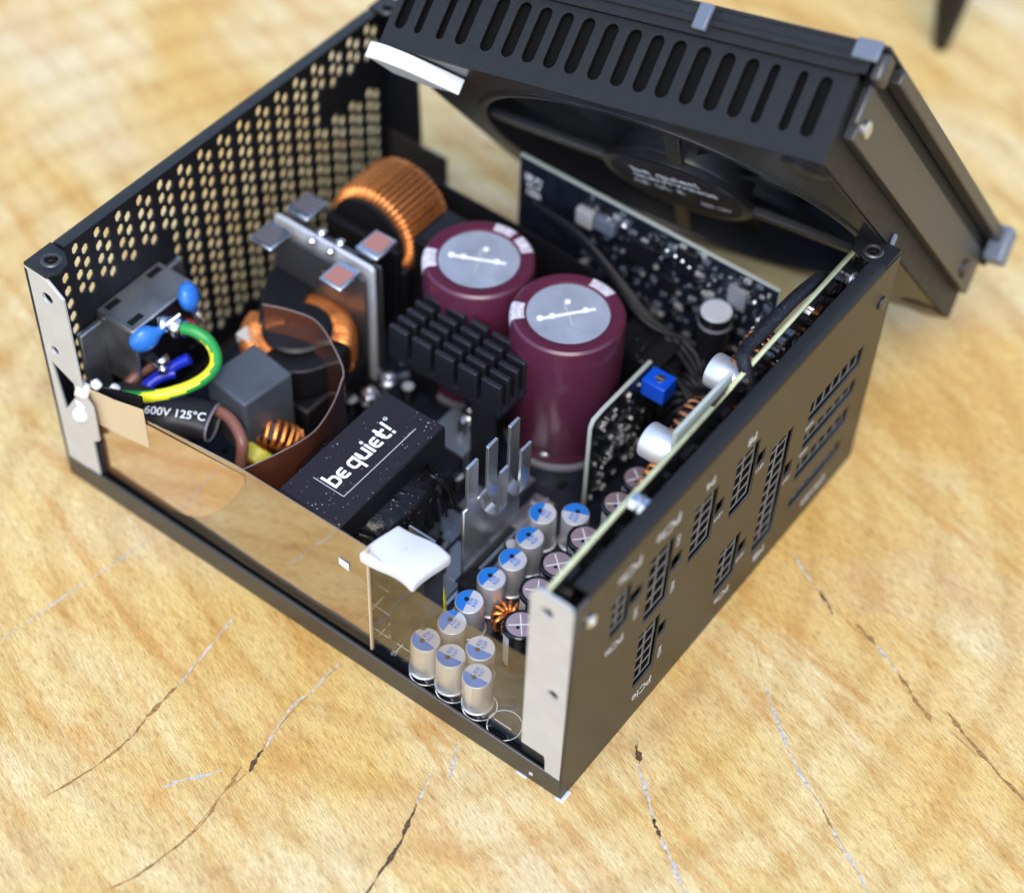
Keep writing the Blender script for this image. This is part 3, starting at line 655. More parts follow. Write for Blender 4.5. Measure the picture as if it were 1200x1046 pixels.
LILAC=M('worn white print',(.52,.49,.55),.45,var=(900,.35))
def big(x,y,label,segs,score,h=50):
    t=thing('large_capacitor',label,'capacitor',(x,y,8.05),0,'pair of burgundy capacitors')
    m=MB(); m.lathe([(16.8,.2),(17.0,.8),(17.0,2.4),(16.7,2.9)],56); m.build('base_ring',GREYEDGE,t)
    m=MB(); m.lathe([(16.2,2.6),(16.5,3.2),(16.55,5.2),(16.2,6.0),(16.2,6.4),(16.5,7.2),(16.55,h*.6),(16.5,h-1.6),(16.2,h-.6),(15.4,h),(12.4,h-.02),(11.9,h-.3),(11.8,h-.9)],64); m.build('sleeve',BURG,t)
    m=MB(); m.lathe([(11.85,h-1.0),(11.85,h-.55),(0,h-.55)],48); m.build('vent_disc',DISC,t)
    for a0,a1 in segs:
        pts=[];n=12
        for i in range(n+1): a=R(a0+(a1-a0)*i/n); pts.append((15.3*math.cos(a),15.3*math.sin(a)))
        for i in range(n,-1,-1): a=R(a0+(a1-a0)*i/n); pts.append((12.5*math.cos(a),12.5*math.sin(a)))
        m=MB(); m.prism(pts,h-.02,h+.04); 
        # wraps down over the shoulder
        q=[]
        for i in range(n+1): a=R(a0+(a1-a0)*i/n); q.append((math.cos(a),math.sin(a)))
        vs=[];fs=[]; pr=[(15.25,h+.04),(15.5,h+.02),(16.28,h-.6),(16.58,h-1.6),(16.58,h-3.4)]
        for c,s_ in q:
            for r,z in pr: vs.append((r*c,r*s_,z))
        for i in range(n):
            for k in range(4): fs.append((i*5+k,i*5+5+k,i*5+6+k,i*5+k+1))
        m.add(vs,fs); m.build('white_print',LILAC,t)
    m=MB(); m.T=Matrix.Rotation(R(score),4,'Z'); m.box(-8.0,8.0,-.4,.4,h-.56,h-.42)
    for px in (-8.2,-4.6,5.2): m.cyl((px,.2,h-.56),.95,.26,12)
    m.cyl((1.2,4.6,h-.56),.85,.2,12); m.build('score_mark',WHITE,t)
    m=MB(); m.T=Matrix.Rotation(R(score),4,'Z'); m.box(-.2,.2,-5,4.6,h-.56,h-.48); m.build('score_mark',GREYP,t)
big(98.2,72,'front burgundy capacitor right behind the black finned heatsink',[(112,138),(-22,8)],-38)
big(101.2,105.9,'rear burgundy capacitor further from the camera, between heatsink and black sheet',[(112,142),(-8,18),(-42,-16)],-64,48.4)

# ------------------------------------------------------------------ heatsink with blocks of fins
t=thing('finned_heatsink','black aluminium heatsink with a grid of short fins in front of the burgundy capacitors','heatsink',(0,0,8))
MB().box(69,87,73.5,113.5,29.6,31.4).build('base_plate',BLACKAN,t)
MB().box(86.2,88,75,112,.2,29.6).build('mounting_plate',BLACKAN,t)
MB().box(69.4,71,76,84,.2,29.6).build('mounting_plate',BLACKAN,t)
fm=None
for j in range(5):
    for i in range(5):
        if fm is None:
            o=MB().box(0,1.7,0,6.5,0,10.6).build('fin',BLACKAN,t,bevel=.25); fm=o
        else:
            o=fm.copy(); col.objects.link(o); o.parent=t
        o.location=Vector((69+i*3.9,73.8+j*8.25+.1*(i%2),31.4))*MM

# ------------------------------------------------------------------ transformer
t=thing('transformer','black transformer with a white lettered label on its flat top, just behind the film','transformer',(0,0,8))
MB().box(4.8,49.4,77.2,98.4,33,41.6).build('ferrite_core',BLACKPL,t,bevel=.6)
MB().box(4.8,11,78.2,97.4,.4,33).build('core_leg',BLACKPL,t,bevel=.5)
MB().box(43.4,49.2,78.2,97.4,.4,33).build('core_leg',BLACKPL,t,bevel=.5)
MB().box(5.2,49.0,77.6,98.0,41.58,41.9).build('label_sheet',LABEL,t,bevel=.12)
def bulge(y0,y1,x0,x1,z0,z1,name,mat,n=10):
    m=MB(); vs=[];fs=[]
    # rounded winding: superellipse section in (x,y) lofted over z
    prof=[(z0,.86),(z0+2,.98),(z0+(z1-z0)*.5,1.03),(z1-2.5,.98),(z1,.82)]
    N=40; cx=(x0+x1)/2; cy=(y0+y1)/2
    for z,k in prof:
        for i in range(N):
            a=2*math.pi*i/N; c,s_=math.cos(a),math.sin(a); ex=.62
            vs.append((cx+(x1-x0)/2*k*math.copysign(abs(c)**ex,c), cy+(y1-y0)/2*k*math.copysign(abs(s_)**ex,s_), z))
    for q in range(len(prof)-1):
        for i in range(N): j=(i+1)%N; fs.append((q*N+i,q*N+j,q*N+N+j,q*N+N+i))
    fs.append(tuple(range(N))[::-1]); fs.append(tuple(range(4*N,5*N)))
    m.add(vs,fs); return m.build(name,mat,t,smooth=50)
bulge(69.5,106.5,12,43,7,33.5,'taped_winding',TAPE)
m=MB()
for k in range(9):       # loose folds of tape over the front side
    x0=12+k*3.4; zz=30.5-1.2*math.sin(k*1.1)
    m.tube(smooth_path([(x0,77,zz+1.6),(x0+2,73.2,zz),(x0+3.5,70.6,zz-4+.8*math.sin(k*2.3)),(x0+4,69.6,zz-11)],4),.85+.3*math.sin(k*1.7),7)
m.build('tape_fold',TAPE,t,smooth=70)
MB().prism([(33,69.4),(44,74.5),(45,77),(34,76)],4,31).build('tape_fold',TAPE,t,bevel=.5)
m=MB(); m.T=Matrix.Translation((29,71.8,28.6)) @ Matrix.Rotation(R(24),4,'X') @ Matrix.Rotation(R(8),4,'Z'); m.box(-6,6,-.9,.9,-.6,.3); m.build('cream_wire_sleeve',M('cream sleeve',(.52,.5,.38),.35),t,bevel=.35)
# lettering "be quiet!" as strokes
def arc(cx,cy,r,a0,a1,n=6): return [(cx+r*math.cos(R(a0+(a1-a0)*i/n)), cy+r*math.sin(R(a0+(a1-a0)*i/n))) for i in range(n+1)]
def strokes():
    r=.24
    bowl=[(.13,.87)]+arc(.75-r+.02,.87-r,r,90,0)+arc(.75-r+.02,.13+r,r,0,-90)+[(.13,.13)]
    qb=[(.79,.87)]+arc(.13+r,.87-r,r,90,180)+arc(.13+r,.13+r,r,180,270)+[(.79,.13)]
    E_=[(.74,.87)]+arc(.13+r,.87-r,r,90,180)+arc(.13+r,.13+r,r,180,270)+[(.74,.13)]
    return [([[(.13,0),(.13,1.42)],bowl],.92),([E_,[(.13,.5),(.70,.5)]],1.08),
            ([[(.79,-.42),(.79,1)],qb],1.0),([[(.13,1),(.13,.13+r)]+arc(.13+r,.13+r,r,180,270)+[(.79,.13)],[(.79,0),(.79,1)]],1.0),
            ([[(.13,0),(.13,1)],[(.13,1.14),(.13,1.4)]],.34),([E_,[(.13,.5),(.70,.5)]],.84),
            ([[(.30,1.36),(.30,.13+r)]+arc(.30+r,.13+r,r,180,270)+[(.80,.13)],[(.06,.87),(.80,.87)]],.92),([[(.18,.40),(.23,1.42)],[(.15,.0),(.165,.26)]],.62)]
def logo(T,mat,parent,name,wd=.215,t=.05,reg=True):
    m=MB(); m.T=T; x=0; kk=0
    for st,adv in strokes():
        for pth in st:
            P=[Vector(p)+Vector((x,0)) for p in pth]; k=len(P); L=[];Rr=[]
            for i in range(k):
                d0=(P[i]-P[i-1]).normalized() if i else None; d1=(P[i+1]-P[i]).normalized() if i<k-1 else None
                d=((d0 or d1)+(d1 or d0)).normalized(); nn=Vector((-d.y,d.x))
                kf=1/max(.6,(nn.dot(Vector((-(d1 or d0).y,(d1 or d0).x)))))
                L.append(P[i]+nn*wd/2*kf); Rr.append(P[i]-nn*wd/2*kf)
            z=t+.002*kk; kk+=1
            m.add([(p.x,p.y,z) for p in L]+[(p.x,p.y,z) for p in Rr],[(i,k+i,k+i+1,i+1) for i in range(k-1)])
        x+=adv
    if reg:
        c=[(x+.10+.13*math.cos(2*math.pi*i/16),1.38+.13*math.sin(2*math.pi*i/16)) for i in range(17)]
        for a,b_ in zip(c[:-1],c[1:]):
            a=Vector(a);b_=Vector(b_); d=(b_-a).normalized(); nn=Vector((-d.y,d.x))*.025
            m.add([(*(a+nn),t),(*(a-nn),t),(*(b_-nn),t),(*(b_+nn),t)],[(0,1,2,3)])
        a=x+.10; m.add([(a-.03,1.30,t),(a+.01,1.30,t),(a+.01,1.46,t),(a-.03,1.46,t)],[(0,1,2,3)])
    return m.build(name,mat,parent)
s_=3.95
logo(Matrix.Translation((14.2,86.3,41.9)) @ Matrix.Scale(s_,4),WHITE,t,'printed_lettering',t=.01)
m=MB(); z=41.93
for a,b_ in (((13.5,93.4),(13.5,83.0)),((13.5,83.0),(43.4,83.0))):
    m.box(min(a[0],b_[0])-.12,max(a[0],b_[0])+.12,min(a[1],b_[1])-.12,max(a[1],b_[1])+.12,41.88,z); z+=.01
m.build('corner_line',GREYP,t)

# white pad on the edge of the film
t=thing('silicone_pad','thick white silicone pad folded over the film edge beside the transformer','pad',(8.4,58.5,44))
m=MB(); nx,ny=8,9; vs=[];fs=[]
def padz(u,v): return 6.6+1.1*math.sin(u*2.4+.4)-.9*(v-.5)**2*3+.35*math.sin(v*7)
for s_i in (0,1):
    for i in range(nx+1):
        for j in range(ny+1):
            u=i/nx; v=j/ny; x=-6.9+13.9*u+.5*math.sin(v*5); y=-8.6+17.4*v-1.0*u+.5*math.sin(u*4+1)
            vs.append((x,y,padz(u,v)-(0 if s_i else 3.4)))
W_=(nx+1)*(ny+1)
for i in range(nx):
    for j in range(ny):
        a=i*(ny+1)+j; fs.append((a,a+ny+1,a+ny+2,a+1)); fs.append(tuple(W_+q for q in (a,a+1,a+ny+2,a+ny+1)))
ring=[i*(ny+1) for i in range(nx+1)]+[nx*(ny+1)+j for j in range(1,ny+1)]+[i*(ny+1)+ny for i in range(nx-1,-1,-1)]+[j for j in range(ny-1,0,-1)]
for a,b_ in zip(ring,ring[1:]+ring[:1]): fs.append((a,b_,W_+b_,W_+a))
m.add(vs,fs); m.build('pad_body',FOAM,t,bevel=.9,smooth=50,seg=3)
m=MB(); m.tube([(-.6,-.4,7.35),(.4,-.2,7.5),(1.3,.3,7.55)],.12,5); m.build('pen_scratch',GREYP,t)
tt=thing('bobbin_block','black bobbin block under the white silicone pad','component',(12,58.6,8.02))
MB().box(-3.4,5.4,-6,6,0,30).build('bobbin',BLACKPL,tt,bevel=.6); MB().box(-3.8,5.8,-6.6,6.6,30,34).build('flange',BLACKPL,tt,bevel=.4)
MB().box(6.4,7,-2,6.6,18,38.5).build('contact_plate',DULLST,tt)
m=MB(); m.tube(smooth_path([(9,-3,3),(11,-1,7),(13,1,8),(15,2,3)],5),1.0,8); m.build('yellow_wire',YELLOWW,tt)

# pronged metal plate
PRONG=M('tinned copper bar',(.50,.51,.51),.26,metal=.85,bump=(240,.12))
t=thing('pronged_bus_plate','shiny metal plate with upright prongs and U bends beside the transformer','bus plate',(0,0,8))
flat('plate',[(36.2,.1),(62,.1),(62,30),(36.2,30)],[],1.0,Matrix(((1,0,0,0),(0,0,1,61),(0,1,0,0),(0,0,0,1))),PRONG,t)
for x0,x1,zt in ((37.6,42.2,47),(46.4,50.8,47.5),(56.2,60.6,47)):
    MB().box(x0,x1,60.5,61.5,30,zt).build('prong',PRONG,t,bevel=.15)
def ribbon(path,x0,x1,th):
    P=[Vector(p) for p in path]; m=MB(); vs=[];fs=[]; k=len(P)
    for i in range(k):
        d=(P[min(i+1,k-1)]-P[max(i-1,0)]).normalized(); nn=Vector((-d.y,d.x))*th/2
        for q in (P[i]+nn,P[i]-nn):
            for x in (x0,x1): vs.append((x,q.x,q.y))
    for i in range(k-1):
        a=i*4; b_=a+4; fs+=[(a,a+1,b_+1,b_),(a+2,b_+2,b_+3,a+3),(a,b_,b_+2,a+2),(a+1,a+3,b_+3,b_+1)]
    fs+=[(0,2,3,1),(k*4-4,k*4-3,k*4-1,k*4-2)]; m.add(vs,fs); return m
for x0,x1,zt in ((43.2,46.6,45),(52.4,56.8,45.5)):
    pth=[(61,30.0),(60.8,28.6)]+[(57.6+3.1*math.cos(R(a)),28.4+3.4*math.sin(R(a))) for a in range(-10,-180,-20)]+[(54.4,30),(54.2,zt)]
    ribbon(pth,x0,x1,.8).build('bent_prong',PRONG,t,smooth=50)

# ------------------------------------------------------------------ upright boards
db=thing('trimmer_board','small upright dark circuit board with clipped corner carrying a blue trimmer','circuit board',(0,48,8))
pts=[(77.4,0),(107,0),(107,38.6),(83,38.9),(78.6,38.4),(77.3,36)]
flat('board_core',pts,[],1.3,TB(.8),FR4W,db,bevel=.2)
flat('solder_mask',[(77.8,.3),(106.7,.3),(106.7,38.2),(83,38.4),(79,37.9),(77.8,35.8)],[],.12,TB(.08),PCBBLK,db)
m=MB(); rn=random.Random(8)
for i in range(95):
    x=rn.uniform(79,104); z=rn.uniform(3,35); a,b_=rn.choice([(1.4,.8),(.8,1.4),(1,.6),(.5,.9),(2,1.2)])
    m.mi=rn.choice([0,0,1,2,2]); m.box(x,x+a,-.5-.5*rn.random(),.03,z,z+b_)
for k in range(10): m.mi=0; m.box(84+k*1.15,84.6+k*1.15,-.6,.03,13+k*.9,14.6+k*.9)
o=m.build('surface_components',[SOLDER,BLACKPL,CHIPW],db); o['kind']='stuff'
tr=MB().box(101,107.6,-8,-.2,30.5,36.6).build('blue_trimmer',BLUEPL,db,bevel=.3)
m=MB(); m.cyl((104.3,-4.4,36.6),1.5,.35,18); m.box(104.1,104.5,-5.8,-3,36.95,37.05); m.build('adjusting_screw',STEEL,tr)

cb=thing('control_circuit_board','tall upright control board crowded with small parts on the far side of the case','circuit board',(141,0,8))
TC=lambda x: Matrix(((0,0,1,x),(1,0,0,0),(0,1,0,0),(0,0,0,1)))
flat('board_core',[(29,0),(121,0),(121,52.6),(29,51.4)],[],1.4,TC(.8),FR4W,cb,bevel=.15)
flat('solder_mask',[(29.3,.3),(120.7,.3),(120.7,52.2),(29.3,51)],[],.12,TC(.06),PCB,cb)
m=MB(); rn=random.Random(21)
for i in range(360):
    y=30.5+64*rn.random()**1.15; z=rn.uniform(14,50.6); a,b_=rn.choice([(1.5,.8),(.8,1.5),(1.1,.6),(2.2,1.3),(.6,.6)])
    m.mi=rn.choice([0,0,1,2,3,3]); m.box(-.4-.8*rn.random(),.02,y,y+a,z,z+b_)
o=m.build('surface_components',[SOLDER,BLACKPL,CHIPW,BLUISHG],cb); o['kind']='stuff'
for y,z,a,b_,d,mt in ((38.5,38,6,8,1.4,GREYEDGE),(56,41,7,9,1.6,BLACKPL),(70,36,9,9,2.2,BLACKPL),(84,42,7,5,3.0,BLUISHG),(62,30,5,6,1.5,BLACKPL),(92,40,6,6,2.6,CHIPW)):
    MB().box(-d,.02,y,y+a,z,z+b_).build('chip',mt,cb,bevel=.3)
for y,z,r in ((90,43,2.0),(87,46,1.4),(81.5,47,1.5),(66,46.5,1.1),(60.5,45.5,1.1),(63,46,1.1),(58,44.5,1.1),(35.5,44,1.3),(33.5,38,1.4),(34.5,33.5,1.3)):
    m=MB(); m.T=Matrix.Translation((0,y,z)); m.lathe([(r,0)],6) if False else None
    m.add(*[( [(-1.6,r,0),(-1.6,-r,0),(-1.6,0,r),(-1.6,0,-r),(0,r,0),(0,-r,0),(0,0,r),(0,0,-r),(-2.4,0,0)], [(0,4,6,2),(2,6,5,1),(1,5,7,3),(3,7,4,0),(8,0,2),(8,2,1),(8,1,3),(8,3,0)] )][0])
    m.build('solder_blob',SOLDER,cb,bevel=.3)
for s,y,z in (('3B P1',115.5,45.5),('V1.7',115.5,42.6),('1206',115.5,39.8)):
    T=Matrix.Translation((-.03,y,z)) @ Matrix.Rotation(R(-90),4,'Z') @ Matrix.Rotation(R(90),4,'X'); text('printed_lettering',s,2.9,T,WHITE,cb,t=.03,bold=.05)
t=thing('upright_capacitor','black upright capacitor with silver rim against the control board','capacitor',(134.6,44.6,8.05))
MB().lathe([(5,0),(5,38.2),(4.6,39),(4.2,39.1)],30).build('sleeve',SLEEVE,t); MB().lathe([(4.7,38.9),(4.5,39.3),(0,39.3)],30).build('lid',ALUTOP,t)
MB().lathe([(5.05,34.6),(5.05,35.6)],30).build('printed_band',ALU,t)

# black insulating sheet, dark housings and wires near the far wall
t=thing('insulating_sheet','long dull black insulating sheet upright behind the burgundy capacitors','sheet',(0,0,8.05))
MB().sheet([(127,152),(128,140),(128.6,118),(128,96),(128,80)],0,[41,39,38,37.5,36],.7).build('sheet_body',BLACKPL,t)
t=thing('housing_block','dark blue-black coil housing between the copper drum coil and the burgundy capacitors','component',(0,0,8.05))
MB().box(104,121,117.5,133,0,38).build('housing',BLACKPL,t,bevel=.8); MB().box(105,120,118.5,132,38,39).build('lid',BLACKPL,t,bevel=.4)
t=thing('standby_transformer','black wrapped transformer in the dark corner beside the control board','transformer',(123,60,8.05))
MB().box(-8,8,-9,9,0,26).build('ferrite_core',BLACKPL,t,bevel=.8); MB().box(-6,6,-12,12,4,22).build('taped_winding',TAPE,t,bevel=2); MB().box(-8,8,-2.5,2.5,26,27.4).build('tape_band',TAPE,t,bevel=.3)
t=thing('black_coil','dark wound ring coil lying right of the front burgundy capacitor','coil',(121,36,22))
wound('core','winding',t,Matrix.Rotation(R(20),4,'X'),8,3.4,4,0,5.9,26,.9,BLACKPL,BLACKPL)
t=thing('wire_bundle','black wires sagging in front of the control board','cable',(0,0,0))
for k in range(4):
    MB().tube(smooth_path([(136,112-k*3,50-k),(132,92-k*2,52-2*k),(129-k,72-k*3,44-2*k),(128+k,56-k*2,34),(124+2*k,44,30),(119,33+k*2,24)],6),.9,8).build('wire',BLACKPL,t,smooth=60)
t=thing('wire_bundle','thin black wires looping low between the trimmer board and the control board','cable',(0,0,0))
for k in range(3):
    MB().tube(smooth_path([(112+k*2.4,30,14),(114+k*2,36,26),(118+k,46,32-k),(122,56,30),(127,62,26)],6),.8,8).build('wire',BLACKPL,t,smooth=60)

# ------------------------------------------------------------------ copper drum coil standing on edge
t=thing('drum_coil','large copper drum coil standing on edge near the perforated panel','coil',(0,0,0))
T=Matrix.Translation((113,148.5,39.6)) @ Matrix.Rotation(R(90),4,'Y')
wound('core','winding',t,T,11.6,3.4,9.0,0,2*math.pi*.985,54,.64,COPPER,BLACKPL)
MB().box(98.4,101,134.5,162.5,8.05,43).build('front_board',BLACKPL,t,bevel=.5); MB().box(101.2,126,134,163.5,8.05,33).build('holder',BLACKPL,t,bevel=1)
m=MB(); m.T=Matrix.Translation((101.2,148.5,39.6)) @ Matrix.Rotation(R(90),4,'Y'); m.lathe([(13.4,0),(13.4,2.4),(0,2.4)],36); m.build('end_cap',BLACKPL,t)

# rectifier plates with bent pads
t=thing('rectifier_heatsink','pair of pale metal plates with four square bent tabs on top, beside the drum coil','heatsink',(80,146,8.05))
TX=lambda x: Matrix(((0,0,1,x),(1,0,0,0),(0,1,0,0),(0,0,0,1)))
flat('bright_plate',[(-18.4,0),(19.4,0),(19.4,45.5),(18.6,47),(-17.4,47),(-18.4,46)],[],1.5,TX(0),ALUTOP,t,bevel=.15)
for sx in (-1,1):
    INNERP=INNERP if 'INNERP' in globals() else M('dark dull steel plate',(.16,.16,.165),.35,metal=.8,bump=(200,.2))
    flat('inner_plate',[(-18,0),(17,0),(17,44.6),(-18,44.6)],[circ(-3,40,1.4,12)],1.0,TX(sx*3.6),INNERP,t,bevel=.1)
    for sy in (-1,1):
        yc=13.9 if sy>0 else -12.6
        m=MB(); x0,x1=sorted((sx*3.2,sx*13.0)); m.box(x0,x1,yc-4.2,yc+4.2,46.2,47.4); o=m.build('bent_tab',STEEL,t,bevel=.5)
        m=MB(); x0,x1=sorted((sx*3.1,sx*4.1)); m.box(x0,x1,yc-3,yc+3,44.5,46.4); m.build('tab_neck',STEEL,t)
        PADM = PADM if 'PADM' in globals() else M('reddish thermal pad',(.34,.15,.12),.4,bump=(300,.2))
        PADG = PADG if 'PADG' in globals() else M('dark thermal pad',(.10,.09,.10),.4,bump=(300,.2))
        x0,x1=sorted((sx*5.4,sx*12)); MB().box(x0,x1,yc-3.2,yc+3.2,47.38,47.6).build('pad_patch',PADM if sy<0 else PADG,t,bevel=.1)
    for y in (-4,3): 
        m=MB(); m.lathe([(1.5,0),(1.4,1),(.6,1.6),(0,1.6)],10,(sx*2.2,y,46.6)); m.build('solder_blob',SOLDER,t)

# common mode choke: ring lying flat, two copper arcs, black holder
t=thing('ring_choke','ring choke with copper arcs under a dark holder, between inlet and pale plates','coil',(60.5,141,30.5))
wound('core','winding',t,Matrix(),12.0,3.8,5.4,R(100),R(172),15,.85,COPPER,BLACKPL)
wound('core','winding',t,Matrix(),12.0,3.8,5.4,R(-68),R(52),24,.85,COPPER,BLACKPL,core=False)
MB().lathe([(0,5.2),(9.5,5.6),(10.4,7.6),(9.4,8.4),(3,8.6),(0,8.6)],30).build('holder_disc',BLACKPL,t)
MB().prism([(-6,10),(8,20),(20,24),(21,10),(6,4)],4.4,8).build('holder_arm',BLACKPL,t,bevel=.6)
MB().box(-14,14,-15,15,-22.4,-7.5).build('holder_base',BLACKPL,t,bevel=1)
m=MB(); m.lathe([(1.8,0),(1.6,1.2),(.6,1.8),(0,1.8)],12,(-1,1,8.5)); m.box(-4,-1,4,8,8.5,9.2); m.build('solder_blob',SOLDER,t)
MB().box(-12.5,-8,6,13,3,6.9).build('divider',M('pale nylon',(.5,.48,.44),.5),t,bevel=.5)
coil(36,130.5,20,'bright copper coil low under the grey box capacitor',rot=(0,60,20),rm=5.2,rr=2.6,hz=3,n=20,wr=.7)
t=thing('yellow_core','yellow ring core peeping out under the grey box capacitor','coil',(27.5,128.5,20))
wound('core','winding',t,Matrix.Rotation(R(60),4,'Y'),4.2,2,2.4,R(0),R(60),4,.6,COPPER,YELLOWC)

# grey box capacitor
t=thing('grey_box_capacitor','grey rectangular box capacitor beside the green and yellow wire','capacitor',(35.6,136.9,8.05),R(-7))
MB().box(-9,9,-8.2,8.2,10,34).build('resin_box',XCAPM,t,bevel=1.0,seg=3)
for y in (-5,5): MB().cyl((0,y,0),.5,10.2,8).build('lead',STEEL,t)

# ------------------------------------------------------------------ mains inlet
t=thing('mains_inlet','shielded metal mains inlet on the perforated panel with solder lugs','mains socket',(32,179,29))
MB().box(-12.5,12.8,-14.5,-.2,24.0,25.0).build('shield_top',DULLST,t,bevel=.4)
MB().box(-12.5,-11.5,-14.5,-.2,0,24).build('shield_side',DULLST,t,bevel=.3)
MB().box(11.8,12.8,-14.5,-.2,0,24).build('shield_side',DULLST,t,bevel=.3)
MB().box(-11.4,11.7,-13,-.5,.2,23.8).build('inlet_body',BLACKPL,t,bevel=.8)
MB().box(-21,-12.6,-2.2,-.4,-6,22).build('mounting_ear',DULLST,t,bevel=.4)
MB().box(12.9,20,-2.2,-.4,-6,22).build('mounting_ear',DULLST,t,bevel=.4)
for x0,y0 in ((-10.5,-3.4),(6,-3.6),(-10.8,-12.6)): MB().box(x0,x0+5,y0,y0+2.2,24.9,25.06).build('shield_slot',BLACKPL,t)
for x,z in ((-7.5,10),(0,17),(7.5,10)): MB().box(x-1.6,x+1.6,-19.5,-13,z,z+1).build('terminal_lug',STEEL,t,bevel=.2)
def lump(c,r,name,mat,parent,n=7,seed=0):
    rn=random.Random(seed); bm=bmesh.new(); bmesh.ops.create_icosphere(bm,subdivisions=2,radius=r*MM)
    for v in bm.verts: v.co*=1+rn.uniform(-.25,.25); v.co+=Vector(c)*MM
    me=bpy.data.meshes.new(name); bm.to_mesh(me); bm.free(); me.materials.append(mat); me.shade_smooth(); return link(name,me,parent)
lump((-1.4,-19.4,21.5),2.9,'solder_blob',SOLDER,t,seed=1); lump((0.4,-21.4,20.2),2.5,'solder_blob',SOLDER,t,seed=2); lump((-3.2,-17.0,23.2),2.0,'solder_blob',SOLDER,t,seed=3)
lump((-8.4,-19.8,13.6),1.8,'solder_blob',SOLDER,t,seed=4); lump((-9.4,-21,11.5),1.5,'solder_blob',SOLDER,t,seed=5)
def drop(x,y,z,rot,label):
    t=thing('disc_capacitor',label,'capacitor',(x,y,z),0,'blue drop capacitors on the mains inlet')
    m=MB(); m.T=Euler([R(v) for v in rot]).to_matrix().to_4x4(); n=22
    prof=[(0,-4.4),(1.6,-4.15),(3.1,-3.1),(4.1,-1.2),(4.3,.6),(3.7,2.4),(2.5,3.7),(1.5,5),(.9,6.6),(0,6.8)]
    vs=[];fs=[];k=len(prof)
    for i in range(n):
        a=2*math.pi*i/n
        for r,zz in prof: vs.append((r*math.cos(a),r*math.sin(a)*.66,zz))
    for i in range(n):
        for q in range(k-1): fs.append((i*k+q,((i+1)%n)*k+q,((i+1)%n)*k+q+1,i*k+q+1))
    m.add(vs,fs); m.build('epoxy_body',BLUEEP,t,smooth=70)
    for sx in (-1.6,1.6):
        m=MB(); m.T=Euler([R(v) for v in rot]).to_matrix().to_4x4(); m.tube([(sx*.5,0,5.4),(sx,0,9),(sx*1.2,.4,12)],.5,7); m.build('lead',STEEL,t)
drop(22.2,163.4,50,(0,78,-25),'round blue drop capacitor at the left of the mains inlet, nearer the film')
drop(40.6,163.4,52.5,(168,0,30),'slim blue drop capacitor at the right of the mains inlet')

# wires
def wire(name,label,cat,pts,r,mats,stripe=None,part='insulation',n=12):
    t=thing(name,label,cat,(0,0,0)); m=MB(); m.tube(smooth_path(pts,8),r,n,stripe=stripe); m.build(part,mats,t,smooth=70); return t
gp=[tuple(at(x,y,z)) for x,y,z in ((214,384,51),(228,388,51),(243,398,49.5),(252,413,48),(252,428,46.5),(241,442,45.5),(222,453,45),(200,460,44.5),(178,464,44),(158,465,43),(140,464,42),(128,462,38))]
wire('earth_wire','thick green and yellow earth wire curving from the mains inlet','wire',gp,1.75,[GREENW,YELLOWW],(.36,.16),n=16)
bp=[tuple(at(x,y,z)) for x,y,z in ((222,420,40),(205,428,38),(188,440,36),(172,452,34),(165,470,30),(170,486,28))]
wire('blue_wire','blue wire looping under the green and yellow wire','wire',bp,1.7,[BLUEW])
bp=[tuple(at(x,y,z)) for x,y,z in ((205,437,37),(190,441,36.5),(176,450,35),(170,464,33))]
wire('blue_wire','short blue wire bending beside the longer blue loop','wire',bp,1.5,[BLUEW])
bp=[tuple(at(x,y,z)) for x,y,z in ((198,420,36),(178,428,35),(158,442,34),(148,456,32),(150,478,28))]
wire('brown_wire','brown wire behind the blue loop at the inlet','wire',bp,1.6,[BROWNW])
bp=[tuple(at(x,y,z)) for x,y,z in ((238,480,33),(236,496,32),(222,509,31),(203,516,30),(188,522,29))]
wire('blue_wire','blue wire coming out of the mouth of the heat shrink sleeve','wire',bp,1.8,[BLUEW])
bp=[tuple(at(x,y,z)) for x,y,z in ((238,478,34),(254,481,35),(268,489,35.5),(279,505,35),(284,522,33),(282,545,27))]
wire('brown_wire','pale brown wire arching out of the heat shrink sleeve','wire',bp,1.75,[BROWNW])
bp=[tuple(at(x,y,z)) for x,y,z in ((205,372,40),(225,378,40),(240,392,38),(246,402,34))]
wire('red_wire','short reddish wire behind the grey box capacitor','wire',bp,1.0,[M('red insulation',(.35,.05,.03),.35)])
# heat shrink sleeve, flattened tube with an open mouth
t=thing('heat_shrink_sleeve','black heat shrink sleeve printed 125 degrees C lying behind the film','sleeve',(0,0,0))
axis=[at(135,470,31),at(162,477,33),at(190,484,34),(at(222,490,34)),(at(249,496,34))]
m=MB(); A_=smooth_path(axis,5); K=len(A_); N=28; vs=[];fs=[]
for layer in (0,1):
    for i,p in enumerate(A_):
        d=(A_[min(i+1,K-1)]-A_[max(i-1,0)]).normalized(); up=Vector((0,0,1)); sd_=d.cross(up).normalized(); up=sd_.cross(d)
        fl=i/(K-1); ra=6.3+.8*math.sin(fl*5)+fl*1.0; rb=4.9-fl*.4
        if layer: ra-=.7; rb-=.7
        for q in range(N):
            a=2*math.pi*q/N; wob=1+.05*math.sin(3*a+fl*6)
            vs.append(p+sd_*math.cos(a)*ra*wob+up*math.sin(a)*rb*wob)
for layer in (0,1):
    o_=layer*K*N
    for i in range(K-1):
        for q in range(N): fs.append((o_+i*N+q,o_+i*N+(q+1)%N,o_+(i+1)*N+(q+1)%N,o_+(i+1)*N+q))
e=(K-1)*N
for q in range(N): fs.append((e+q,e+(q+1)%N,K*N+e+(q+1)%N,K*N+e+q))
m.add(vs,fs); m.build('sleeve_body',SHRINK,t,smooth=60)
i0=K-1; d=(A_[-1]-A_[-2]).normalized()
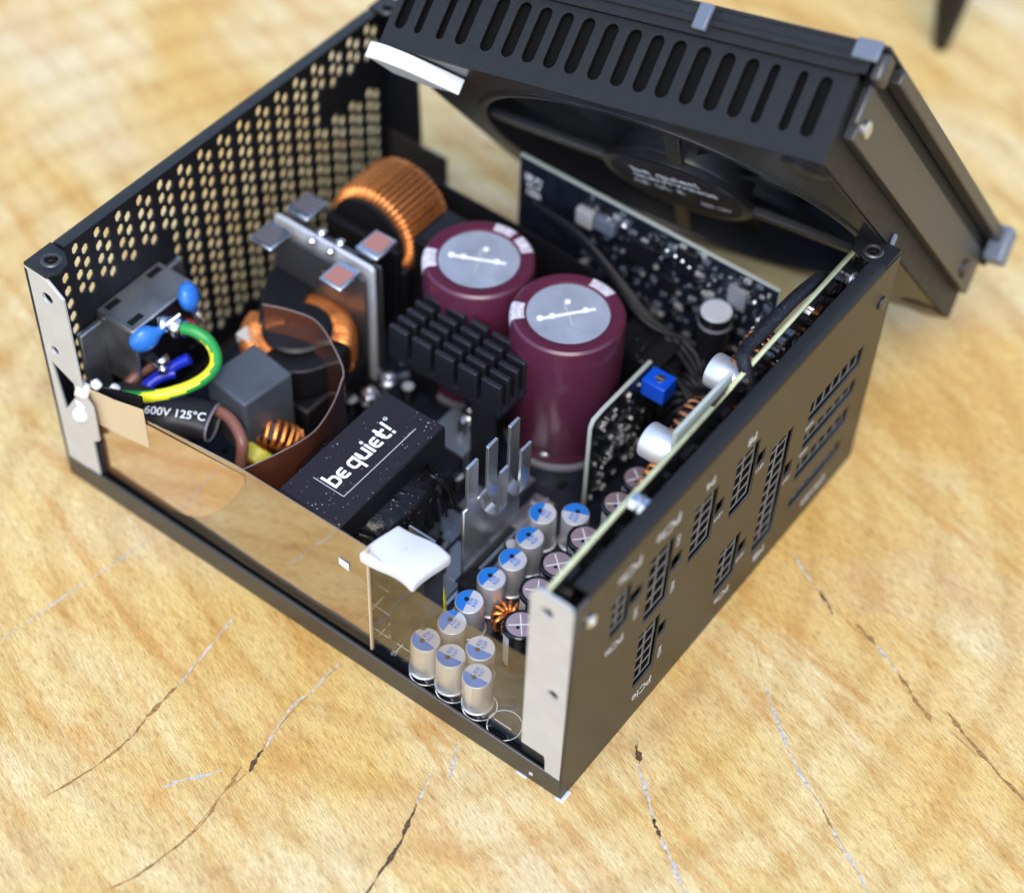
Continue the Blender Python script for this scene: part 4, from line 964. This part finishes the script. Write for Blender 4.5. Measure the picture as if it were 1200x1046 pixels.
rim=[Vector(vs[e+q])*.5+Vector(vs[K*N+e+q])*.5+d*.1 for q in range(N)]
m=MB(); m.tube(rim,.42,6,closed=True); m.build('cut_edge',GREYEDGE,t,smooth=70)
P0=at(178,481,40); P1=at(232,488,39.6); xd=(P1-P0); yd=Vector((0,0,1)).cross(xd)
Tt=frame((P0+P1)/2-Vector((0,0,.0)), xd, (yd.normalized()+Vector((0,0,.25))))
text('printed_lettering','600V 125°C',3.5,Tt,WHITE,t,t=.03,bold=.03)

# ------------------------------------------------------------------ plastic films
t=thing('side_film','amber tinted insulating film standing along the open side, reflecting the wood','film',(0,0,7.95))
MB().sheet([(3.2,168),(3.0,150),(2.9,130),(2.7,111),(2.7,90),(2.8,66)],0,[34.4,37,41,44.2,44.6,45],.25).build('film_body',FILM1,t,smooth=60)
MB().sheet([(2.5,168.4),(2.4,156),(2.4,144.5)],[22,24,27],[36,39,43],.12).build('adhesive_tape',TAPEBR,t)
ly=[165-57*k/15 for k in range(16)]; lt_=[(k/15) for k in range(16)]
MB().sheet([(2.5,y) for y in ly],[2.2+1.0*q+36*max(0,q-.35)**2.2/.39 for q in lt_],[34.0+8.2*q for q in lt_],.02).build('orange_reflection',FILM1_REFL,t,smooth=60)  # added layer shaped like the bright wood reflection on the film
m=MB(); m.prism([(2.2,72.6),(2.5,76),(2.45,72.4)],30,33); m.build('glue_spot',FOAM,t)
MB().sheet([(3.8,168),(4.4,158),(4.6,147)],[33,36,40],[36.4,40,44.5],.7).build('folded_edge',SLEEVE,t)
t=thing('clear_film','clear plastic film in front of the small silver capacitors at the front corner','film',(0,0,7.95))
MB().sheet([(2.7,65.6),(2.5,50),(2.3,32),(2.1,13)],0,[44.5,40,40.5,43],.22).build('film_body',FILM2,t,smooth=60)
MB().box(2.1,2.9,65.4,66.0,0,44.8).build('seam_edge',TAPEBR,t)
t=thing('curved_film','brown transparent film with a painted copper reflection curling round in front of the choke and the grey capacitor','film',(0,0,8.05))
cp=[(4.5,113.5),(11,111),(18.3,108.9),(25,107.6),(31.3,107.6),(40,109.6),(47,112.5),(49.6,113.8),(52.8,119),(57.4,129.6),(56.4,138.5),(53.4,147)]
cz=[38,38,37.5,37,36.5,37,38,39.5,41,42.4,42.4,42]
cc=smooth_path([(x,y,z) for (x,y),z in zip(cp,cz)],5); cp=[(p.x,p.y) for p in cc]; cz=[p.z for p in cc]
MB().sheet(cp,0,[z-.6 for z in cz],.22).build('film_body',FILM3,t,smooth=60)
m=MB(); m.tube([(x,y,z-.6) for (x,y),z in zip(cp,cz)],.2,6); m.build('film_edge',M('film edge',(.22,.17,.15),.3),t,smooth=60)
logo(frame((12,106.9,12),(1,-.18,0.05),(0,0,1)) @ Matrix.Scale(3.4,4),GREYP,t,'printed_lettering',reg=False)

# white glue where the film meets the flange, bits of glue
t=thing('glue_blob','clear whitish glue blob holding the film to the flange','glue',(1.2,168,8.05))
lump((.2,-.5,36),2.6,'blob',GLUE:=M('hot glue',(.72,.72,.70),.25),t,seed=7); lump((-.1,1.2,25.5),3.0,'blob',GLUE,t,seed=8); lump((0,.6,29.8),2.1,'blob',GLUE,t,seed=9); lump((2.5,-3.6,38.5),1.6,'blob',GLUE,t,seed=10); lump((5,-8,37.5),1.5,'blob',GLUE,t,seed=12)

# ------------------------------------------------------------------ fan cover leaning behind the case
LA=Vector((106.653,146.321,109.953))
U=Vector((.04703610,-.98181775,.18390626)); V=Vector((.58850407,-.12152655,-.79930861)); Wn=Vector((.80712488,.14582594,.57208760))
lid=thing('fan_cover','black slotted fan cover tilted up and leaning behind the open case','computer case lid')
lid.matrix_world=Matrix(((U.x,V.x,Wn.x,LA.x*MM),(U.y,V.y,Wn.y,LA.y*MM),(U.z,V.z,Wn.z,LA.z*MM),(0,0,0,1)))
L_,W2,H2=137,133.6,23.3
xs=[3.8,10.1,17.6,24.4,32.9,39.9,46.6,53.4,60.1,67.3,74.4,81.2,87.8,95.0,102.1,108.9,115.2,123.0,129.3]
ws=[3.6,2.4,2.4,3.6,3.9,3.9,3.9,3.9,3.9,3.9,3.9,3.9,3.9,3.9,3.9,3.7,2.4,2.4,3.5]
hs=[slot(x+.3,5.6,21.6,w_) for x,w_ in zip(xs,ws)]
TW=lambda y: Matrix(((1,0,0,0),(0,0,1,y),(0,1,0,0),(0,0,0,1)))
flat('slotted_wall',rect(0,L_,0,H2+.6),hs,1.0,TW(.5),BLACKP,lid,bevel=.15)
flat('slotted_wall',rect(0,L_,1,H2+.6),hs,1.0,TW(W2-.5),BLACKP,lid)
MB().box(0,1,1.1,W2-1.1,0,H2).build('end_wall',BLACKP,lid); MB().box(L_-1,L_,1.1,W2-1.1,.4,H2).build('end_wall',BLACKP,lid,bevel=.2)
for y0_,y1_ in ((2.2,3.2),(W2-3.2,W2-2.2)): MB().box(1.2,L_-1.2,y0_,y1_,2.5,23).build('slot_shade_wall',MATTE,lid)  # dark sheets added behind the slots so the openings look shaded
# fan frame: square plate with round opening
cxl,cyl_=68.5,67; 
flat('fan_frame',rect(1.1,L_-1.1,1.2,W2-1.2),[circ(cxl,cyl_,60.5,64)],2.4,Matrix.Translation((0,0,1.25)),FANPL,lid,bevel=.3)
MB().lathe([(60.6,.2),(61.6,.2),(61.6,21),(60.6,21),(60.6,.2)],64,(cxl,cyl_,0)).build('fan_duct',FANPL,lid)
for px_,py_ in ((7,7),(130,7),(7,126),(130,126)):
    MB().lathe([(2.6,-.4),(2.6,0),(1.6,.2),(0,.2)],16,(px_,py_,0)).build('fan_screw',STEEL,lid)
    MB().lathe([(6.2,-.5),(6.6,-.25),(6.2,.1),(4,.1)],24,(px_,py_,.05)).build('screw_boss',FANPL,lid)
fan=MB().lathe([(0,3),(19.5,3),(20.5,3.6),(20.8,5),(20.8,20),(0,20)],48,(cxl,cyl_,0)).build('fan_hub',FANPL,lid)
for k in range(9):
    m=MB(); vs=[];fs=[]; n=8
    for i in range(n+1):
        r=20.6+(59-20.6)*i/n; sw=.42*(i/n)**1.3
        for a,z in ((-.26,6.5),(-.02,10.5),(.24,17)):
            an=2*math.pi*k/9+a*(1.25-.35*i/n)+sw; vs.append((cxl+r*math.cos(an),cyl_+r*math.sin(an),z))
    for i in range(n):
        for q in range(2): fs.append((i*3+q,i*3+q+1,i*3+4+q,i*3+3+q))
    b0=len(vs); vs+= [(x,y,z+1.1) for x,y,z in vs]; fs+=[tuple(b0+x for x in f[::-1]) for f in fs]
    rg=[0,1,2]+[i*3+2 for i in range(1,n+1)]+[n*3+1,n*3]+[i*3 for i in range(n-1,0,-1)]
    for a,b_ in zip(rg,rg[1:]+rg[:1]): fs.append((a,b_,b0+b_,b0+a))
    m.add(vs,fs); m.build('fan_blade',FANPL,fan,smooth=50)
for k in range(4):
    a=R(20+90*k); m=MB(); m.T=Matrix.Translation((cxl,cyl_,2.2)) @ Matrix.Rotation(a,4,'Z'); m.box(19,60.8,-2.2,2.2,-1.4,1.2); m.build('fan_strut',FANPL,lid,bevel=.5)
MB().lathe([(59.6,-.2),(61.2,-.55),(62.6,-.3),(62.6,.3),(59.6,.3),(59.6,-.2)],72,(cxl,cyl_,0))  .build('frame_rim',FANPL,lid,smooth=60)
MB().lathe([(22.6,.2),(23.2,.6),(23.2,2.8),(0,2.8)],48,(cxl,cyl_,0)).build('motor_plate',FANPL,lid)
MB().lathe([(0,.06),(20.6,.06),(20.6,.25),(0,.25)],48,(cxl,cyl_,0)).build('fan_label',LABEL,lid)
Tl=Matrix.Translation((cxl,cyl_,.02)) @ Matrix(((1,0,0,0),(0,1,0,0),(0,0,1,0),(0,0,0,1)))
def ltext(s,x,y,sz):
    # read from below (-w side), letters upright towards the slotted wall
    T=Matrix.Translation((cxl+x,cyl_+y,.03)) @ Matrix(((1,0,0,0),(0,-1,0,0),(0,0,-1,0),(0,0,0,1)))
    text('printed_lettering',s,sz,T,WHITE,lid,t=.03,bold=.04)
ltext('be quiet!',0,-9.5,6.4); ltext('SILENTWINGS',1,-3.4,4.4); ltext('CE  UL  R',-7,3,4.2); ltext('DC 12V',10,9,3)
# outer cover: shallow pan with grille
flat('cover_plate',rect(-3,L_+5.5,-1.5,W2+2.5),[circ(cxl,cyl_,61,64)],1.2,Matrix.Translation((0,0,31.5)),BLACKP,lid,bevel=.3)
m=MB()
for r in range(4,62,4): m.lathe([(r-1.35,30.4),(r+1.35,30.4),(r+1.35,31.8),(r-1.35,31.8),(r-1.35,30.4)],56,(cxl,cyl_,0))
for k in range(4):
    m.T=Matrix.Translation((cxl,cyl_,0)) @ Matrix.Rotation(R(45+90*k),4,'Z'); m.box(0,61.5,-1,1,29.4,30.4)
m.T=Matrix(); m.build('fan_grille',FANPL,lid)
flat('cover_skirt',rect(-3,L_+2,23.9,31),[],1.1,TW(-.9),BLACKP,lid,bevel=.3)
MB().box(-1,L_-.2,-1.4,1.4,23.4,24.6).build('cover_skirt',BLACKP,lid)
MB().box(-1,L_+1,-2.4,-1.5,26.2,28.2).build('skirt_bead',BLACKP,lid,bevel=.5)
MB().box(-3,L_+4,W2+1.2,W2+2.4,20,31).build('cover_skirt',BLACKP,lid,bevel=.3)
MB().box(-3,-2,-1,W2+2,22,31).build('cover_skirt',BLACKP,lid,bevel=.3)
# stepped right end
MB().box(L_+.05,L_+3,4.5,W2-2,9,23).build('step_plate',BLACKS,lid,bevel=.3)
MB().box(L_+.05,L_+2.2,4,W2-1,23.1,27.4).build('end_groove',BLACKPL,lid)
MB().box(L_+2.4,L_+7.2,9,W2+2,26.8,30.9).build('end_flange',BLACKS,lid,bevel=.5)
MB().box(L_+2.6,L_+6,-1.2,5,23,30.8).build('corner_ear',BLACKS,lid,bevel=1.2)
MB().box(L_+2.6,L_+4.2,.6,3.2,12,22.6).build('corner_ear',BLACKS,lid,bevel=.7)
MB().box(L_+3.2,L_+9.6,W2-4,W2+3,21,32.6).build('rear_foot',BLUISHG,lid,bevel=1.2,seg=3)  # blue-grey colour paints the sky reflected on the flange end
m=MB(); m.T=Matrix.Translation((L_+3,9.4,14)) @ Matrix.Rotation(R(90),4,'Y'); m.lathe([(2.3,0),(2.3,.8),(1.2,1.3),(0,1.3)],16); m.build('end_screw',STEEL,lid)
m=MB(); m.T=Matrix.Translation((L_+3,121,14)) @ Matrix.Rotation(R(90),4,'Y'); m.lathe([(3,0),(3,.8),(1.6,1.4),(0,1.4)],16); m.build('end_screw',BLACKS,lid)
MB().box(L_+.1,L_+1.2,62,63.6,-6,4).build('spring_clip',BLUISHG,lid,bevel=.3)
MB().box(90.5,94.5,-3.4,-1.6,24.4,31.6).build('skirt_catch',BLUISHG,lid,bevel=.5)
MB().box(L_-3,L_+4,-3,-1.4,27,32.3).build('skirt_catch',BLUISHG,lid,bevel=.5)
MB().box(-12,-3.2,-2,10,20,31).build('corner_ear',ZINC,lid,bevel=.6)
# white foam strip folded round the lower left corner
t=thing('foam_strip','folded white foam strip at the lower left corner of the raised fan cover','pad')
t.matrix_world=lid.matrix_world
pth=[(-1.2,-1.4),(3.5,-1.6),(10.5,1.2),(17,6.0),(23.5,11.5)]
m=MB(); m.sheet([tuple(v)[:2] for v in smooth_path([(x,y,0) for x,y in pth],4)],-5.0,-.3,1.2); m.build('front_band',FOAM,t,bevel=.3,smooth=60)
m=MB(); m.prism([(-1,-.4),(3.5,-.8),(10.3,2.0),(16.6,6.8),(22.5,12),(12,13),(2,9)],-4.6,-3.6); m.build('under_band',M('grey foam',(.42,.43,.44),.7,bump=(500,.2)),t,bevel=.3)

# ------------------------------------------------------------------ dark post far behind
t=thing('dark_leg','blurred dark tapered leg standing on the wood at the far right','stand leg',(345,75,0))
m=MB(); m.lathe([(2.2,0),(3,1),(5.5,18),(9.5,60),(13,120),(13,124),(0,124)],24); m.build('tapered_leg',BLACKPL,t)
m=MB(); m.lathe([(14,0),(15,2),(15,10),(12,14),(0,14)],24,(0,0,123.5)); m.build('leg_collar',BLACKS,t)
